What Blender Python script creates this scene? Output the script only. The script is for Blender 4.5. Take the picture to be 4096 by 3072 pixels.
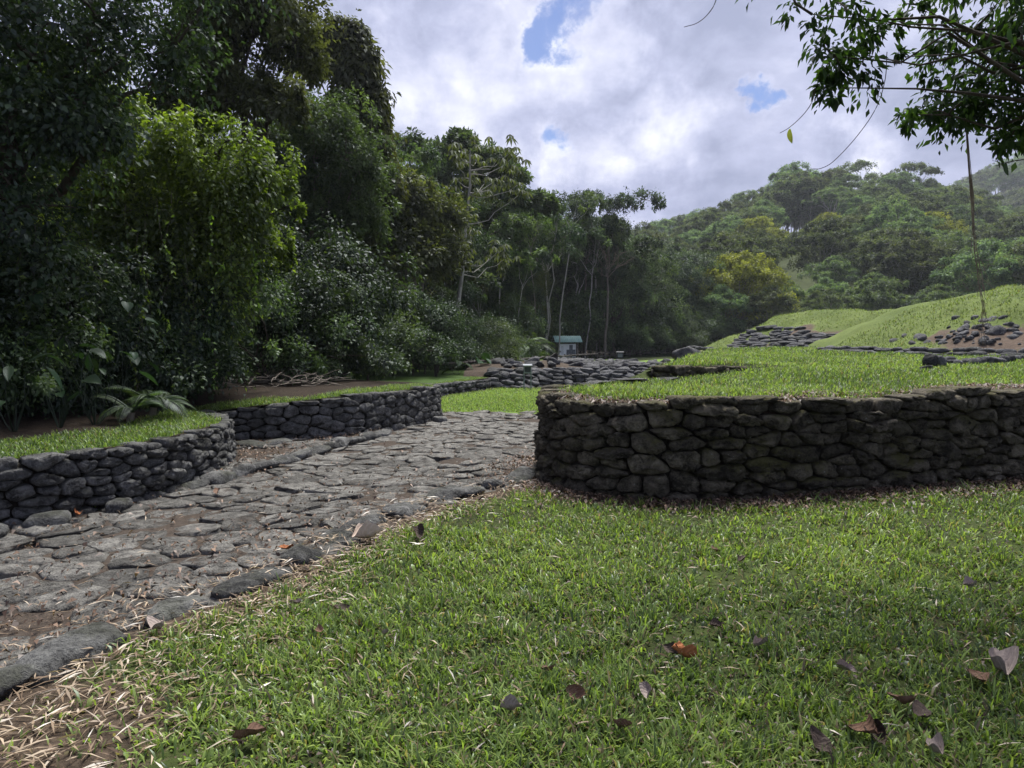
import bpy, math, random
import numpy as np
from mathutils import Vector, Matrix

for o in list(bpy.data.objects):
    bpy.data.objects.remove(o, do_unlink=True)
SC = bpy.context.scene
COL = SC.collection
R = math.radians

# ------------------------------------------------------------------ camera
F, PX, PY, YH, HC = 705.0, 512.0, 384.0, 340.0, 1.6
PITCH = math.atan((PY - YH) / F)
cam_d = bpy.data.cameras.new('camera')
cam = bpy.data.objects.new('camera', cam_d)
COL.objects.link(cam)
cam.location = (0, 0, HC)
cam.rotation_euler = (R(90) - PITCH, 0, 0)
cam_d.sensor_width = 36.0
cam_d.lens = 36.0 * F / 1024.0
cam_d.clip_start = 0.05
cam_d.clip_end = 6000
SC.camera = cam

def ray(px, py):
    u, v = (px - PX) / F, (PY - py) / F
    cp, sp = math.cos(PITCH), math.sin(PITCH)
    return np.array([u, cp + v * sp, -sp + v * cp])

def at(px, py, D):
    """point seen at a pixel, D metres ahead"""
    d = ray(px, py)
    return np.array([0, 0, HC]) + d * (D / d[1])

def on(px, py, z=0.0):
    """point seen at a pixel on the level z"""
    d = ray(px, py)
    return np.array([0, 0, HC]) + d * ((z - HC) / d[2])

# ------------------------------------------------------------------ sky and sun
SUN_EL, SUN_AZ = R(62), R(14)       # azimuth from +Y towards +X
W = bpy.data.worlds.new('World')
SC.world = W
W.use_nodes = True
nt = W.node_tree
nt.nodes.clear()

def N(t, kind, **kw):
    n = t.nodes.new(kind)
    for k, v in kw.items():
        setattr(n, k, v)
    return n

def link(t, a, b):
    t.links.new(a, b)

def mathn(t, op, a, b=None, c=None, clamp=False):
    n = t.nodes.new('ShaderNodeMath')
    n.operation = op
    n.use_clamp = clamp
    for i, x in enumerate((a, b, c)):
        if x is None:
            continue
        if isinstance(x, (int, float)):
            n.inputs[i].default_value = x
        else:
            t.links.new(x, n.inputs[i])
    return n.outputs[0]

def ramp(t, fac, stops, interp='LINEAR'):
    n = t.nodes.new('ShaderNodeValToRGB')
    n.color_ramp.interpolation = interp
    e = n.color_ramp.elements
    while len(e) < len(stops):
        e.new(0.5)
    for i, (p, c) in enumerate(stops):
        e[i].position = p
        e[i].color = (c, c, c, 1) if isinstance(c, (int, float)) else (*c, 1)
    t.links.new(fac, n.inputs[0])
    return n.outputs[0]

def mix(t, fac, a, b, blend='MIX'):
    n = t.nodes.new('ShaderNodeMix')
    n.data_type = 'RGBA'
    n.blend_type = blend
    for s, x in ((n.inputs[0], fac), (n.inputs[6], a), (n.inputs[7], b)):
        if isinstance(x, (int, float)):
            s.default_value = x
        elif isinstance(x, tuple):
            s.default_value = (*x, 1)
        else:
            t.links.new(x, s)
    return n.outputs[2]

def noise(t, vec, scale, detail=4, rough=0.55, dist=0.0):
    n = t.nodes.new('ShaderNodeTexNoise')
    n.inputs['Scale'].default_value = scale
    n.inputs['Detail'].default_value = detail
    n.inputs['Roughness'].default_value = rough
    n.inputs['Distortion'].default_value = dist
    if vec is not None:
        t.links.new(vec, n.inputs['Vector'])
    return n

def build_world():
    tc = N(nt, 'ShaderNodeTexCoord')
    sky = N(nt, 'ShaderNodeTexSky', sky_type='NISHITA', sun_disc=False)
    sky.sun_elevation = SUN_EL
    sky.sun_rotation = SUN_AZ
    sky.altitude = 900
    sky.air_density = 1.0
    sky.dust_density = 0.6
    d = tc.outputs['Generated']
    sep = N(nt, 'ShaderNodeSeparateXYZ')
    link(nt, d, sep.inputs[0])
    # cloud sheet: directions laid on a flat layer high above
    zz = mathn(nt, 'ADD', mathn(nt, 'MAXIMUM', sep.outputs[2], 0.0), 0.22)
    cx = mathn(nt, 'DIVIDE', sep.outputs[0], zz)
    cy = mathn(nt, 'DIVIDE', sep.outputs[1], zz)
    cv = N(nt, 'ShaderNodeCombineXYZ')
    link(nt, cx, cv.inputs[0]); link(nt, cy, cv.inputs[1])
    big = noise(nt, cv.outputs[0], 2.2, 6, 0.55, 0.3)
    fine = noise(nt, d, 7.0, 9, 0.6, 0.4)
    wob = noise(nt, d, 9.0, 7, 0.62, 0.0)
    wv = N(nt, 'ShaderNodeVectorMath', operation='MULTIPLY_ADD')
    link(nt, wob.outputs['Color'], wv.inputs[0])
    wv.inputs[1].default_value = (0.2, 0.2, 0.2)
    link(nt, d, wv.inputs[2])
    wsub = N(nt, 'ShaderNodeVectorMath', operation='SUBTRACT')
    link(nt, wv.outputs[0], wsub.inputs[0]); wsub.inputs[1].default_value = (0.1, 0.1, 0.1)
    dn = N(nt, 'ShaderNodeVectorMath', operation='NORMALIZE')
    link(nt, wsub.outputs[0], dn.inputs[0])

    def spot(px, py, rpx, soft=0.7):
        v = ray(px, py); v = v / np.linalg.norm(v)
        dist = N(nt, 'ShaderNodeVectorMath', operation='DISTANCE')
        link(nt, dn.outputs[0], dist.inputs[0]); dist.inputs[1].default_value = tuple(v)
        r = rpx / F
        m = N(nt, 'ShaderNodeMapRange', interpolation_type='SMOOTHSTEP')
        link(nt, dist.outputs['Value'], m.inputs[0])
        m.inputs[1].default_value = r * (1 + soft); m.inputs[2].default_value = r * (1 - soft)
        m.inputs[3].default_value = 0; m.inputs[4].default_value = 1
        return m.outputs[0]

    def union(spots):
        acc = None
        for s in spots:
            o = spot(*s)
            acc = o if acc is None else mathn(nt, 'MAXIMUM', acc, o)
        return acc
    holes = union([(532, 30, 15, 1), (552, 24, 19, 1), (576, 18, 19, 1), (598, 12, 17, 1), (618, 6, 13, 1), (748, 100, 11, 1), (760, 110, 12, 1), (556, 146, 14, 1)])
    bright = union([(400, 78, 34, .9), (375, 74, 26, .9), (450, 98, 44, .9), (500, 100, 46, .9), (545, 78, 42, .9), (590, 62, 36, .9), (622, 52, 30, .9),
                    (470, 118, 38, .9), (560, 170, 28, .9), (600, 158, 30, .9), (680, 132, 30, 1), (530, 130, 36, .9), (850, 150, 22, .9)])
    # thickness of the cloud
    wisp = mathn(nt, 'MULTIPLY', mathn(nt, 'SUBTRACT', fine.outputs[0], 0.5), 1.5)
    hole = mathn(nt, 'MULTIPLY', holes, mathn(nt, 'ADD', wisp, 1.0))
    hole = mathn(nt, 'MULTIPLY', ramp(nt, hole, [(0.25, 0.0), (1.0, 1.0)], 'EASE'), 0.95)
    rim = mathn(nt, 'MULTIPLY', holes, mathn(nt, 'SUBTRACT', 1.0, hole))
    # brightness of the cloud
    b = mathn(nt, 'ADD', mathn(nt, 'MULTIPLY', mathn(nt, 'SUBTRACT', big.outputs[0], 0.5), 1.5), mathn(nt, 'MULTIPLY', mathn(nt, 'SUBTRACT', fine.outputs[0], 0.5), 1.35))
    b = mathn(nt, 'ADD', b, mathn(nt, 'MULTIPLY', bright, 0.46))
    b = mathn(nt, 'ADD', b, mathn(nt, 'MULTIPLY', rim, 0.35))
    b = mathn(nt, 'ADD', b, 0.15, clamp=True)
    ccol = ramp(nt, b, [(0.0, (0.22, 0.245, 0.375)), (0.3, (0.35, 0.372, 0.53)), (0.55, (0.53, 0.545, 0.68)), (0.8, (0.76, 0.77, 0.86)), (1.0, (0.94, 0.94, 0.97))])
    bg_sky = N(nt, 'ShaderNodeBackground'); bg_sky.inputs[1].default_value = 0.064
    hsv = N(nt, 'ShaderNodeHueSaturation'); hsv.inputs['Saturation'].default_value = 1.35; hsv.inputs['Hue'].default_value = 0.515
    link(nt, sky.outputs[0], hsv.inputs['Color']); link(nt, hsv.outputs[0], bg_sky.inputs[0])
    bg_c = N(nt, 'ShaderNodeBackground'); bg_c.inputs[1].default_value = 0.80
    link(nt, ccol, bg_c.inputs[0])
    ms = N(nt, 'ShaderNodeMixShader')
    link(nt, hole, ms.inputs[0]); link(nt, bg_c.outputs[0], ms.inputs[1]); link(nt, bg_sky.outputs[0], ms.inputs[2])
    out = N(nt, 'ShaderNodeOutputWorld')
    link(nt, ms.outputs[0], out.inputs[0])
build_world()

sun_d = bpy.data.lights.new('sun', 'SUN')
sun_d.energy = 5.0
sun_d.angle = R(24)
sun_d.color = (1.0, 0.97, 0.91)
sun = bpy.data.objects.new('sun', sun_d)
COL.objects.link(sun)
sdir = Vector((math.sin(SUN_AZ) * math.cos(SUN_EL), math.cos(SUN_AZ) * math.cos(SUN_EL), math.sin(SUN_EL)))
sun.rotation_euler = sdir.to_track_quat('Z', 'Y').to_euler()
sun.location = (0, 0, 60)

SC.view_settings.view_transform = 'Standard'
SC.view_settings.look = 'None'
SC.view_settings.exposure = 0.85
SC.view_settings.gamma = 1.0
SC.view_settings.use_curve_mapping = False
SC.render.engine = 'CYCLES'
cy = SC.cycles
cy.use_denoising = True
cy.max_bounces = 6
cy.diffuse_bounces = 3
cy.glossy_bounces = 2
cy.transmission_bounces = 4
cy.transparent_max_bounces = 8
cy.volume_bounces = 0
cy.use_adaptive_sampling = True
cy.adaptive_threshold = 0.02
cy.sample_clamp_indirect = 4.0

# ------------------------------------------------------------------ helpers
def tag(o, label=None, cat=None, group=None, kind=None):
    if label: o['label'] = label
    if cat: o['category'] = cat
    if group: o['group'] = group
    if kind: o['kind'] = kind
    return o

def empty(name, loc=(0, 0, 0), rz=0.0):
    o = bpy.data.objects.new(name, None)
    o.location = loc
    o.rotation_euler = (0, 0, rz)
    o.empty_display_size = 0.3
    COL.objects.link(o)
    return o

def mesh(name, V, faces, mat=None, smooth=False, tint=None, attrs=None, mats=None, midx=None):
    """V (n,3); faces: one (m,k) array or a list of such arrays"""
    V = np.asarray(V, dtype=np.float32)
    if not isinstance(faces, (list, tuple)):
        faces = [faces]
    faces = [np.asarray(f, dtype=np.int32) for f in faces if len(f)]
    loops = np.concatenate([f.ravel() for f in faces])
    tot = np.concatenate([np.full(len(f), f.shape[1], dtype=np.int32) for f in faces])
    start = np.concatenate([[0], np.cumsum(tot)[:-1]]).astype(np.int32)
    me = bpy.data.meshes.new(name)
    me.vertices.add(len(V)); me.vertices.foreach_set('co', V.ravel())
    me.loops.add(len(loops)); me.loops.foreach_set('vertex_index', loops)
    me.polygons.add(len(tot)); me.polygons.foreach_set('loop_start', start); me.polygons.foreach_set('loop_total', tot)
    if smooth:
        me.polygons.foreach_set('use_smooth', np.ones(len(tot), dtype=bool))
    if tint is not None:
        a = me.attributes.new('tint', 'FLOAT', 'FACE'); a.data.foreach_set('value', np.asarray(tint, dtype=np.float32))
    for k, v in (attrs or {}).items():
        a = me.attributes.new(k, 'FLOAT', 'POINT'); a.data.foreach_set('value', np.asarray(v, dtype=np.float32))
    for m in (mats or ([mat] if mat else [])):
        me.materials.append(m)
    if midx is not None:
        me.polygons.foreach_set('material_index', np.asarray(midx, dtype=np.int32))
    me.update(calc_edges=True)
    return me

def put(name, me, parent=None, loc=(0, 0, 0), rot=(0, 0, 0), scale=(1, 1, 1)):
    o = bpy.data.objects.new(name, me)
    o.location = loc; o.rotation_euler = rot; o.scale = scale
    if parent is not None:
        o.parent = parent
    COL.objects.link(o)
    return o

def copy_tree(root, loc, rz, scale, tilt=0.0):
    r = root.copy(); COL.objects.link(r)
    r.location = loc; r.rotation_euler = (tilt, 0, rz); r.scale = (scale if not isinstance(scale, tuple) else scale[0],) * 2 + (scale if not isinstance(scale, tuple) else scale[1],)
    for ch in root.children:
        c = ch.copy(); COL.objects.link(c); c.parent = r
    return r

def norm(v):
    return v / np.maximum(np.linalg.norm(v, axis=-1, keepdims=True), 1e-9)

def sstep(a, b, x):
    t = np.clip((x - a) / (b - a), 0, 1)
    return t * t * (3 - 2 * t)

class VN:
    """value noise on a plane"""
    def __init__(s, seed):
        s.g = np.random.default_rng(seed).random((256, 256))
    def __call__(s, x, y):
        x = np.asarray(x, float); y = np.asarray(y, float)
        xi, yi = np.floor(x).astype(int), np.floor(y).astype(int)
        fx, fy = x - xi, y - yi
        fx = fx * fx * (3 - 2 * fx); fy = fy * fy * (3 - 2 * fy)
        g = s.g
        a = g[xi % 256, yi % 256]; b = g[(xi + 1) % 256, yi % 256]; c = g[xi % 256, (yi + 1) % 256]; d = g[(xi + 1) % 256, (yi + 1) % 256]
        return (a * (1 - fx) + b * fx) * (1 - fy) + (c * (1 - fx) + d * fx) * fy - 0.5
VA, VB, VC = VN(1), VN(2), VN(3)

def dist_path(x, y, path):
    """distance of points to a polyline"""
    P = np.asarray(path, float)[:, :2]
    best = np.full(np.shape(x), 1e9)
    for a, b in zip(P[:-1], P[1:]):
        ab = b - a
        t = np.clip(((x - a[0]) * ab[0] + (y - a[1]) * ab[1]) / (ab @ ab), 0, 1)
        best = np.minimum(best, np.hypot(x - a[0] - t * ab[0], y - a[1] - t * ab[1]))
    return best

def inside(x, y, poly):
    P = np.asarray(poly, float)[:, :2]
    r = np.zeros(np.shape(x), bool)
    for a, b in zip(P, np.roll(P, -1, 0)):
        c = ((a[1] > y) != (b[1] > y)) & (x < (b[0] - a[0]) * (y - a[1]) / (b[1] - a[1] + 1e-12) + a[0])
        r ^= c
    return r

def smooth_path(pts, step=0.15):
    """Catmull-Rom through the points, resampled evenly"""
    P = np.asarray(pts, float)
    Q = np.vstack([2 * P[0] - P[1], P, 2 * P[-1] - P[-2]])
    out = []
    for i in range(1, len(Q) - 2):
        p0, p1, p2, p3 = Q[i - 1:i + 3]
        for t in np.linspace(0, 1, 14, endpoint=False):
            out.append(0.5 * (2 * p1 + (p2 - p0) * t + (2 * p0 - 5 * p1 + 4 * p2 - p3) * t * t + (3 * p1 - p0 - 3 * p2 + p3) * t ** 3))
    out.append(P[-1])
    out = np.array(out)
    s = np.concatenate([[0], np.cumsum(np.linalg.norm(np.diff(out[:, :2], axis=0), axis=1))])
    n = max(2, int(s[-1] / step) + 1)
    ss = np.linspace(0, s[-1], n)
    return np.stack([np.interp(ss, s, out[:, k]) for k in range(out.shape[1])], 1), ss

# ------------------------------------------------------------------ materials
def new_mat(name):
    m = bpy.data.materials.new(name)
    m.use_nodes = True
    t = m.node_tree
    t.nodes.clear()
    out = t.nodes.new('ShaderNodeOutputMaterial')
    return m, t, out

def leaf_mat(name, dark, mid, light, trans=0.32, gloss=0.03, rough=0.5, hue_var=0.25, odd=None, odd_at=0.93):
    m, t, out = new_mat(name)
    at_ = N(t, 'ShaderNodeAttribute', attribute_name='tint')
    stops = [(0.0, dark), (0.5, mid), (0.9, light)]
    if odd:
        stops = [(0.0, dark), (0.5, mid), (odd_at - 0.03, light), (odd_at, odd), (1.0, (0.045, 0.032, 0.02))]
    c = ramp(t, at_.outputs['Fac'], stops)
    oi = N(t, 'ShaderNodeObjectInfo')
    hs = N(t, 'ShaderNodeHueSaturation')
    hs.inputs['Hue'].default_value = 0.5
    link(t, mathn(t, 'ADD', mathn(t, 'MULTIPLY', oi.outputs['Random'], hue_var * 0.12), 0.5 - hue_var * 0.06), hs.inputs['Hue'])
    link(t, mathn(t, 'ADD', mathn(t, 'MULTIPLY', oi.outputs['Random'], hue_var * 1.6), 1.0 - hue_var * 0.8), hs.inputs['Value'])
    link(t, c, hs.inputs['Color'])
    df = N(t, 'ShaderNodeBsdfDiffuse'); link(t, hs.outputs[0], df.inputs[0])
    tr = N(t, 'ShaderNodeBsdfTranslucent')
    link(t, mix(t, 1.0, hs.outputs[0], (1.25, 1.35, 0.6), 'MULTIPLY'), tr.inputs[0])
    m1 = N(t, 'ShaderNodeMixShader'); m1.inputs[0].default_value = trans
    link(t, df.outputs[0], m1.inputs[1]); link(t, tr.outputs[0], m1.inputs[2])
    gl = N(t, 'ShaderNodeBsdfGlossy'); gl.inputs['Roughness'].default_value = rough
    gl.inputs[0].default_value = (0.9, 0.95, 1.0, 1)
    m2 = N(t, 'ShaderNodeMixShader'); m2.inputs[0].default_value = gloss
    link(t, m1.outputs[0], m2.inputs[1]); link(t, gl.outputs[0], m2.inputs[2])
    link(t, m2.outputs[0], out.inputs[0])
    return m

def pos(t):
    return N(t, 'ShaderNodeNewGeometry').outputs['Position']

def principled(t, out, color, rough=0.85, bump=None, bstr=0.4, bdist=0.02, spec=0.3):
    p = N(t, 'ShaderNodeBsdfPrincipled')
    if isinstance(color, tuple): p.inputs['Base Color'].default_value = (*color, 1)
    else: link(t, color, p.inputs['Base Color'])
    if isinstance(rough, (int, float)): p.inputs['Roughness'].default_value = rough
    else: link(t, rough, p.inputs['Roughness'])
    p.inputs['Specular IOR Level'].default_value = spec
    if bump is not None:
        b = N(t, 'ShaderNodeBump'); b.inputs['Strength'].default_value = bstr; b.inputs['Distance'].default_value = bdist
        link(t, bump, b.inputs['Height']); link(t, b.outputs[0], p.inputs['Normal'])
    link(t, p.outputs[0], out.inputs[0])
    return p

def stone_mat(name, lo, hi, moss, moss_amt=0.5, lichen_amt=0.5, fine=1.0, objvar=0.7, bstr=0.8, mossz=0.35):
    m, t, out = new_mat(name)
    P = pos(t)
    n1 = noise(t, P, 7 * fine, 6, 0.6, 0.3)
    n2 = noise(t, P, 45 * fine, 5, 0.7)
    n3 = noise(t, P, 2.2 * fine, 4, 0.6)
    oi = N(t, 'ShaderNodeObjectInfo')
    f = mathn(t, 'ADD', mathn(t, 'MULTIPLY', n1.outputs[0], 0.6), mathn(t, 'MULTIPLY', n2.outputs[0], 0.4))
    c = mix(t, ramp(t, f, [(0.40, 0.0), (0.60, 1.0)]), lo, hi)
    v = mathn(t, 'ADD', mathn(t, 'MULTIPLY', oi.outputs['Random'], objvar), 1.0 - objvar * 0.5)
    vc = N(t, 'ShaderNodeCombineXYZ')
    for k in range(3): link(t, v, vc.inputs[k])
    c = mix(t, 1.0, c, vc.outputs[0], 'MULTIPLY')
    # lichen flecks
    vo = N(t, 'ShaderNodeTexVoronoi'); vo.inputs['Scale'].default_value = 22 * fine; link(t, P, vo.inputs['Vector'])
    fl = mathn(t, 'ADD', vo.outputs['Distance'], mathn(t, 'MULTIPLY', n2.outputs[0], 0.6))
    fl = ramp(t, fl, [(0.42, 1.0), (0.50, 0.0)])
    fl = mathn(t, 'MULTIPLY', fl, ramp(t, n1.outputs[0], [(0.5, 0.0), (0.62, 1.0)]))
    c = mix(t, mathn(t, 'MULTIPLY', fl, lichen_amt), c, (0.27, 0.28, 0.26))
    # moss where the stone looks up, in patches
    g = N(t, 'ShaderNodeNewGeometry'); sp = N(t, 'ShaderNodeSeparateXYZ'); link(t, g.outputs['Normal'], sp.inputs[0])
    up = mathn(t, 'ADD', mathn(t, 'MULTIPLY', sp.outputs[2], mossz), mathn(t, 'MULTIPLY', mathn(t, 'SUBTRACT', n3.outputs[0], 0.5), 2.2))
    up = mathn(t, 'ADD', up, mathn(t, 'MULTIPLY', mathn(t, 'SUBTRACT', n2.outputs[0], 0.5), 1.2))
    mm = mathn(t, 'MULTIPLY', ramp(t, up, [(0.25, 0.0), (0.6, 1.0)]), moss_amt)
    c = mix(t, mm, c, moss)
    h = mathn(t, 'ADD', mathn(t, 'MULTIPLY', n1.outputs[0], 1.5), mathn(t, 'MULTIPLY', n2.outputs[0], 0.8))
    principled(t, out, c, 0.92, h, bstr, 0.06 / fine, 0.15)
    return m

def simple_mat(name, a, b, scale=6, rough=0.85, stretch=None, bstr=0.3, spec=0.25, bdist=0.01):
    m, t, out = new_mat(name)
    tc = N(t, 'ShaderNodeTexCoord')
    v = tc.outputs['Object']
    if stretch:
        mp = N(t, 'ShaderNodeMapping'); mp.inputs['Scale'].default_value = stretch; link(t, v, mp.inputs[0]); v = mp.outputs[0]
    n = noise(t, v, scale, 5, 0.6, 0.4)
    c = mix(t, ramp(t, n.outputs[0], [(0.32, 0.0), (0.68, 1.0)]), a, b)
    principled(t, out, c, rough, n.outputs[0], bstr, bdist, spec)
    return m

def ground_mat(name, grass_a, grass_b, soil_a, soil_b, attr='bare', scale=1.0):
    m, t, out = new_mat(name)
    P = pos(t)
    a = N(t, 'ShaderNodeAttribute', attribute_name=attr)
    n1 = noise(t, P, 0.9 * scale, 5, 0.6); n2 = noise(t, P, 14 * scale, 5, 0.7); n3 = noise(t, P, 60 * scale, 3, 0.7)
    g = mix(t, ramp(t, mathn(t, 'ADD', mathn(t, 'MULTIPLY', n1.outputs[0], 0.5), mathn(t, 'MULTIPLY', n2.outputs[0], 0.5)), [(0.38, 0.0), (0.62, 1.0)]), grass_a, grass_b)
    s = mix(t, ramp(t, n2.outputs[0], [(0.35, 0.0), (0.65, 1.0)]), soil_a, soil_b)
    s = mix(t, mathn(t, 'MULTIPLY', ramp(t, n3.outputs[0], [(0.58, 0.0), (0.66, 1.0)]), 0.5), s, (0.16, 0.11, 0.07))
    f = mathn(t, 'ADD', mathn(t, 'ADD', a.outputs['Fac'], mathn(t, 'MULTIPLY', mathn(t, 'SUBTRACT', n1.outputs[0], 0.5), 0.9)), mathn(t, 'MULTIPLY', mathn(t, 'SUBTRACT', n2.outputs[0], 0.5), 1.3))
    f = ramp(t, f, [(0.38, 0.0), (0.62, 1.0)])
    c = mix(t, f, g, s)
    h = mathn(t, 'ADD', n2.outputs[0], mathn(t, 'MULTIPLY', n3.outputs[0], 0.5))
    principled(t, out, c, 0.95, h, 0.7, 0.03, 0.1)
    return m

M = {}
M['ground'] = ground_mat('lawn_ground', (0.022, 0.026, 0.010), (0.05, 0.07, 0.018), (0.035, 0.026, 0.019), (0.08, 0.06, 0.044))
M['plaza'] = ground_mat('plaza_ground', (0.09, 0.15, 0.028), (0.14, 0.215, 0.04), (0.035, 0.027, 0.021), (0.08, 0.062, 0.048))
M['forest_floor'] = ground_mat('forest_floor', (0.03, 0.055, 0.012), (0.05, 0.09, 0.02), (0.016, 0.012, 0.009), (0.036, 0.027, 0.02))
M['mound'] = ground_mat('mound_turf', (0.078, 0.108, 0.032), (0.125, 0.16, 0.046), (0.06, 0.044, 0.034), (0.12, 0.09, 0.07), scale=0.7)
M['road_bed'] = ground_mat('road_bed', (0.036, 0.029, 0.024), (0.064, 0.052, 0.043), (0.036, 0.029, 0.024), (0.07, 0.056, 0.046))
M['stone_near'] = stone_mat('mossy_dark_stone', (0.026, 0.023, 0.018), (0.16, 0.142, 0.108), (0.085, 0.082, 0.028), 0.85, 0.7, 1.0, 0.9, 1.0)
M['stone_left'] = stone_mat('dark_basalt_stone', (0.034, 0.034, 0.034), (0.165, 0.165, 0.16), (0.045, 0.05, 0.022), 0.4, 0.85, 1.0, 0.6, 0.9)
M['stone_far'] = stone_mat('far_grey_stone', (0.045, 0.046, 0.05), (0.14, 0.14, 0.145), (0.06, 0.06, 0.03), 0.25, 0.5, 0.6, 0.7, 0.8)
M['paving'] = stone_mat('worn_paving_stone', (0.06, 0.057, 0.053), (0.22, 0.213, 0.195), (0.07, 0.05, 0.037), 0.85, 0.35, 1.3, 0.65, 1.0, 0.0)
M['soil_core'] = simple_mat('dark_soil', (0.012, 0.010, 0.008), (0.03, 0.024, 0.018), 9)
M['bark_dark'] = simple_mat('dark_bark', (0.03, 0.024, 0.018), (0.075, 0.062, 0.048), 5, stretch=(3, 3, 0.7), bstr=0.6, bdist=0.03)
M['bark_pale'] = simple_mat('pale_bark', (0.20, 0.19, 0.17), (0.42, 0.40, 0.37), 4, stretch=(2, 2, 0.8), bstr=0.4)
M['bark_mid'] = simple_mat('brown_bark', (0.10, 0.085, 0.07), (0.22, 0.19, 0.16), 4, stretch=(3, 3, 0.7), bstr=0.5)
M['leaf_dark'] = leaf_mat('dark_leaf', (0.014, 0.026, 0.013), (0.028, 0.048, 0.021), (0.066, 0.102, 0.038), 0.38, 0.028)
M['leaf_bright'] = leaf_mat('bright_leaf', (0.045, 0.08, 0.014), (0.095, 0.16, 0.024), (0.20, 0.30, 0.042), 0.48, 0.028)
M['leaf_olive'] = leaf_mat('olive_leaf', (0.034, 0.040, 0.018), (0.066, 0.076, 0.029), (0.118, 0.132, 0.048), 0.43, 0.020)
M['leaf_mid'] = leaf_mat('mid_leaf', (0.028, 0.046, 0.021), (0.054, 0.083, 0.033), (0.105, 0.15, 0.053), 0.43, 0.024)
M['leaf_hill'] = leaf_mat('hill_leaf', (0.040, 0.060, 0.036), (0.085, 0.118, 0.062), (0.17, 0.215, 0.10), 0.43, 0.016, hue_var=0.55)
M['leaf_yellow'] = leaf_mat('yellow_green_leaf', (0.09, 0.105, 0.02), (0.175, 0.19, 0.036), (0.30, 0.31, 0.06), 0.43, 0.016, hue_var=0.06)
M['leaf_over'] = leaf_mat('overhead_leaf', (0.014, 0.028, 0.009), (0.026, 0.052, 0.013), (0.06, 0.11, 0.022), 0.42, 0.020)
M['twig_dead'] = simple_mat('dead_twig', (0.10, 0.075, 0.06), (0.2, 0.15, 0.12), 5)
M['grass'] = leaf_mat('grass_blade', (0.036, 0.060, 0.018), (0.105, 0.165, 0.036), (0.26, 0.36, 0.085), 0.42, 0.025, 0.4, 0.0, odd=(0.30, 0.25, 0.13), odd_at=0.955)
M['turf'] = leaf_mat('mound_turf_blade', (0.05, 0.075, 0.024), (0.11, 0.152, 0.042), (0.21, 0.27, 0.08), 0.35, 0.02, 0.5, 0.0, odd=(0.30, 0.25, 0.14), odd_at=0.955)
M['straw'] = leaf_mat('dry_straw', (0.08, 0.05, 0.03), (0.20, 0.14, 0.09), (0.40, 0.32, 0.23), 0.15, 0.04, 0.4, 0.0)
M['litter'] = leaf_mat('leaf_litter', (0.03, 0.018, 0.012), (0.085, 0.05, 0.032), (0.21, 0.14, 0.10), 0.1, 0.03, 0.5, 0.0)

# ------------------------------------------------------------------ layout (metres; x right, y ahead)
WALL_R = [(8.5, 9.15), (7.6, 8.8), (5.85, 8.06), (3.87, 7.42), (2.48, 7.05), (1.57, 6.96), (0.9, 7.15), (0.50, 7.62), (0.34, 8.3), (0.42, 9.0), (0.95, 9.7)]
WALL_C = WALL_R
TERR_EDGE = [(0.95, 9.7), (2.1, 10.45), (2.7, 12.0), (4.3, 17.0), (7.0, 25.5)]
BANK = [(-16.0, 3.2), (-9.0, 4.4), (-6.5, 5.2), (-5.3, 5.5), (-4.35, 5.94), (-3.95, 6.45), (-3.64, 7.05), (-3.5, 8.1), (-3.68, 9.2), (-4.1, 9.95), (-4.55, 10.4), (-4.45, 10.75),
        (-3.6, 10.85), (-2.65, 11.35), (-1.98, 12.75), (-1.55, 14.0), (-1.5, 14.7), (-1.85, 16.0), (-2.25, 17.5), (-2.15, 19.3), (-0.7, 22.6)]
BANK_Z = [.57, .57, .57, .57, .57, .57, .57, .57, .56, .52, .5, .52, .62, .70, .69, .66, .64, .55, .45, .36, .38]
KERB_R = [(-3.2, 1.2), (-2.75, 2.2), (-2.3, 3.1), (-2.05, 3.85), (-1.64, 4.5), (-1.12, 6.15), (-0.28, 7.45), (0.30, 8.3)]

# ------------------------------------------------------------------ ground
def hill(x, y):
    u = x / np.maximum(y, 1)
    s = 0.10 + 0.20 * sstep(-0.05, 0.5, u) - 0.07 * sstep(0.55, 0.74, u)
    z = np.maximum(0, y - 88) * s
    z = np.where(y > 205, 117 * s + (y - 205) * 0.02, z)
    z = z + 92 * sstep(260, 460, y) * sstep(0.42, 0.85, u)
    z = z + 16 * sstep(70, 160, -x) * sstep(30, 120, y)
    return z

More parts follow.
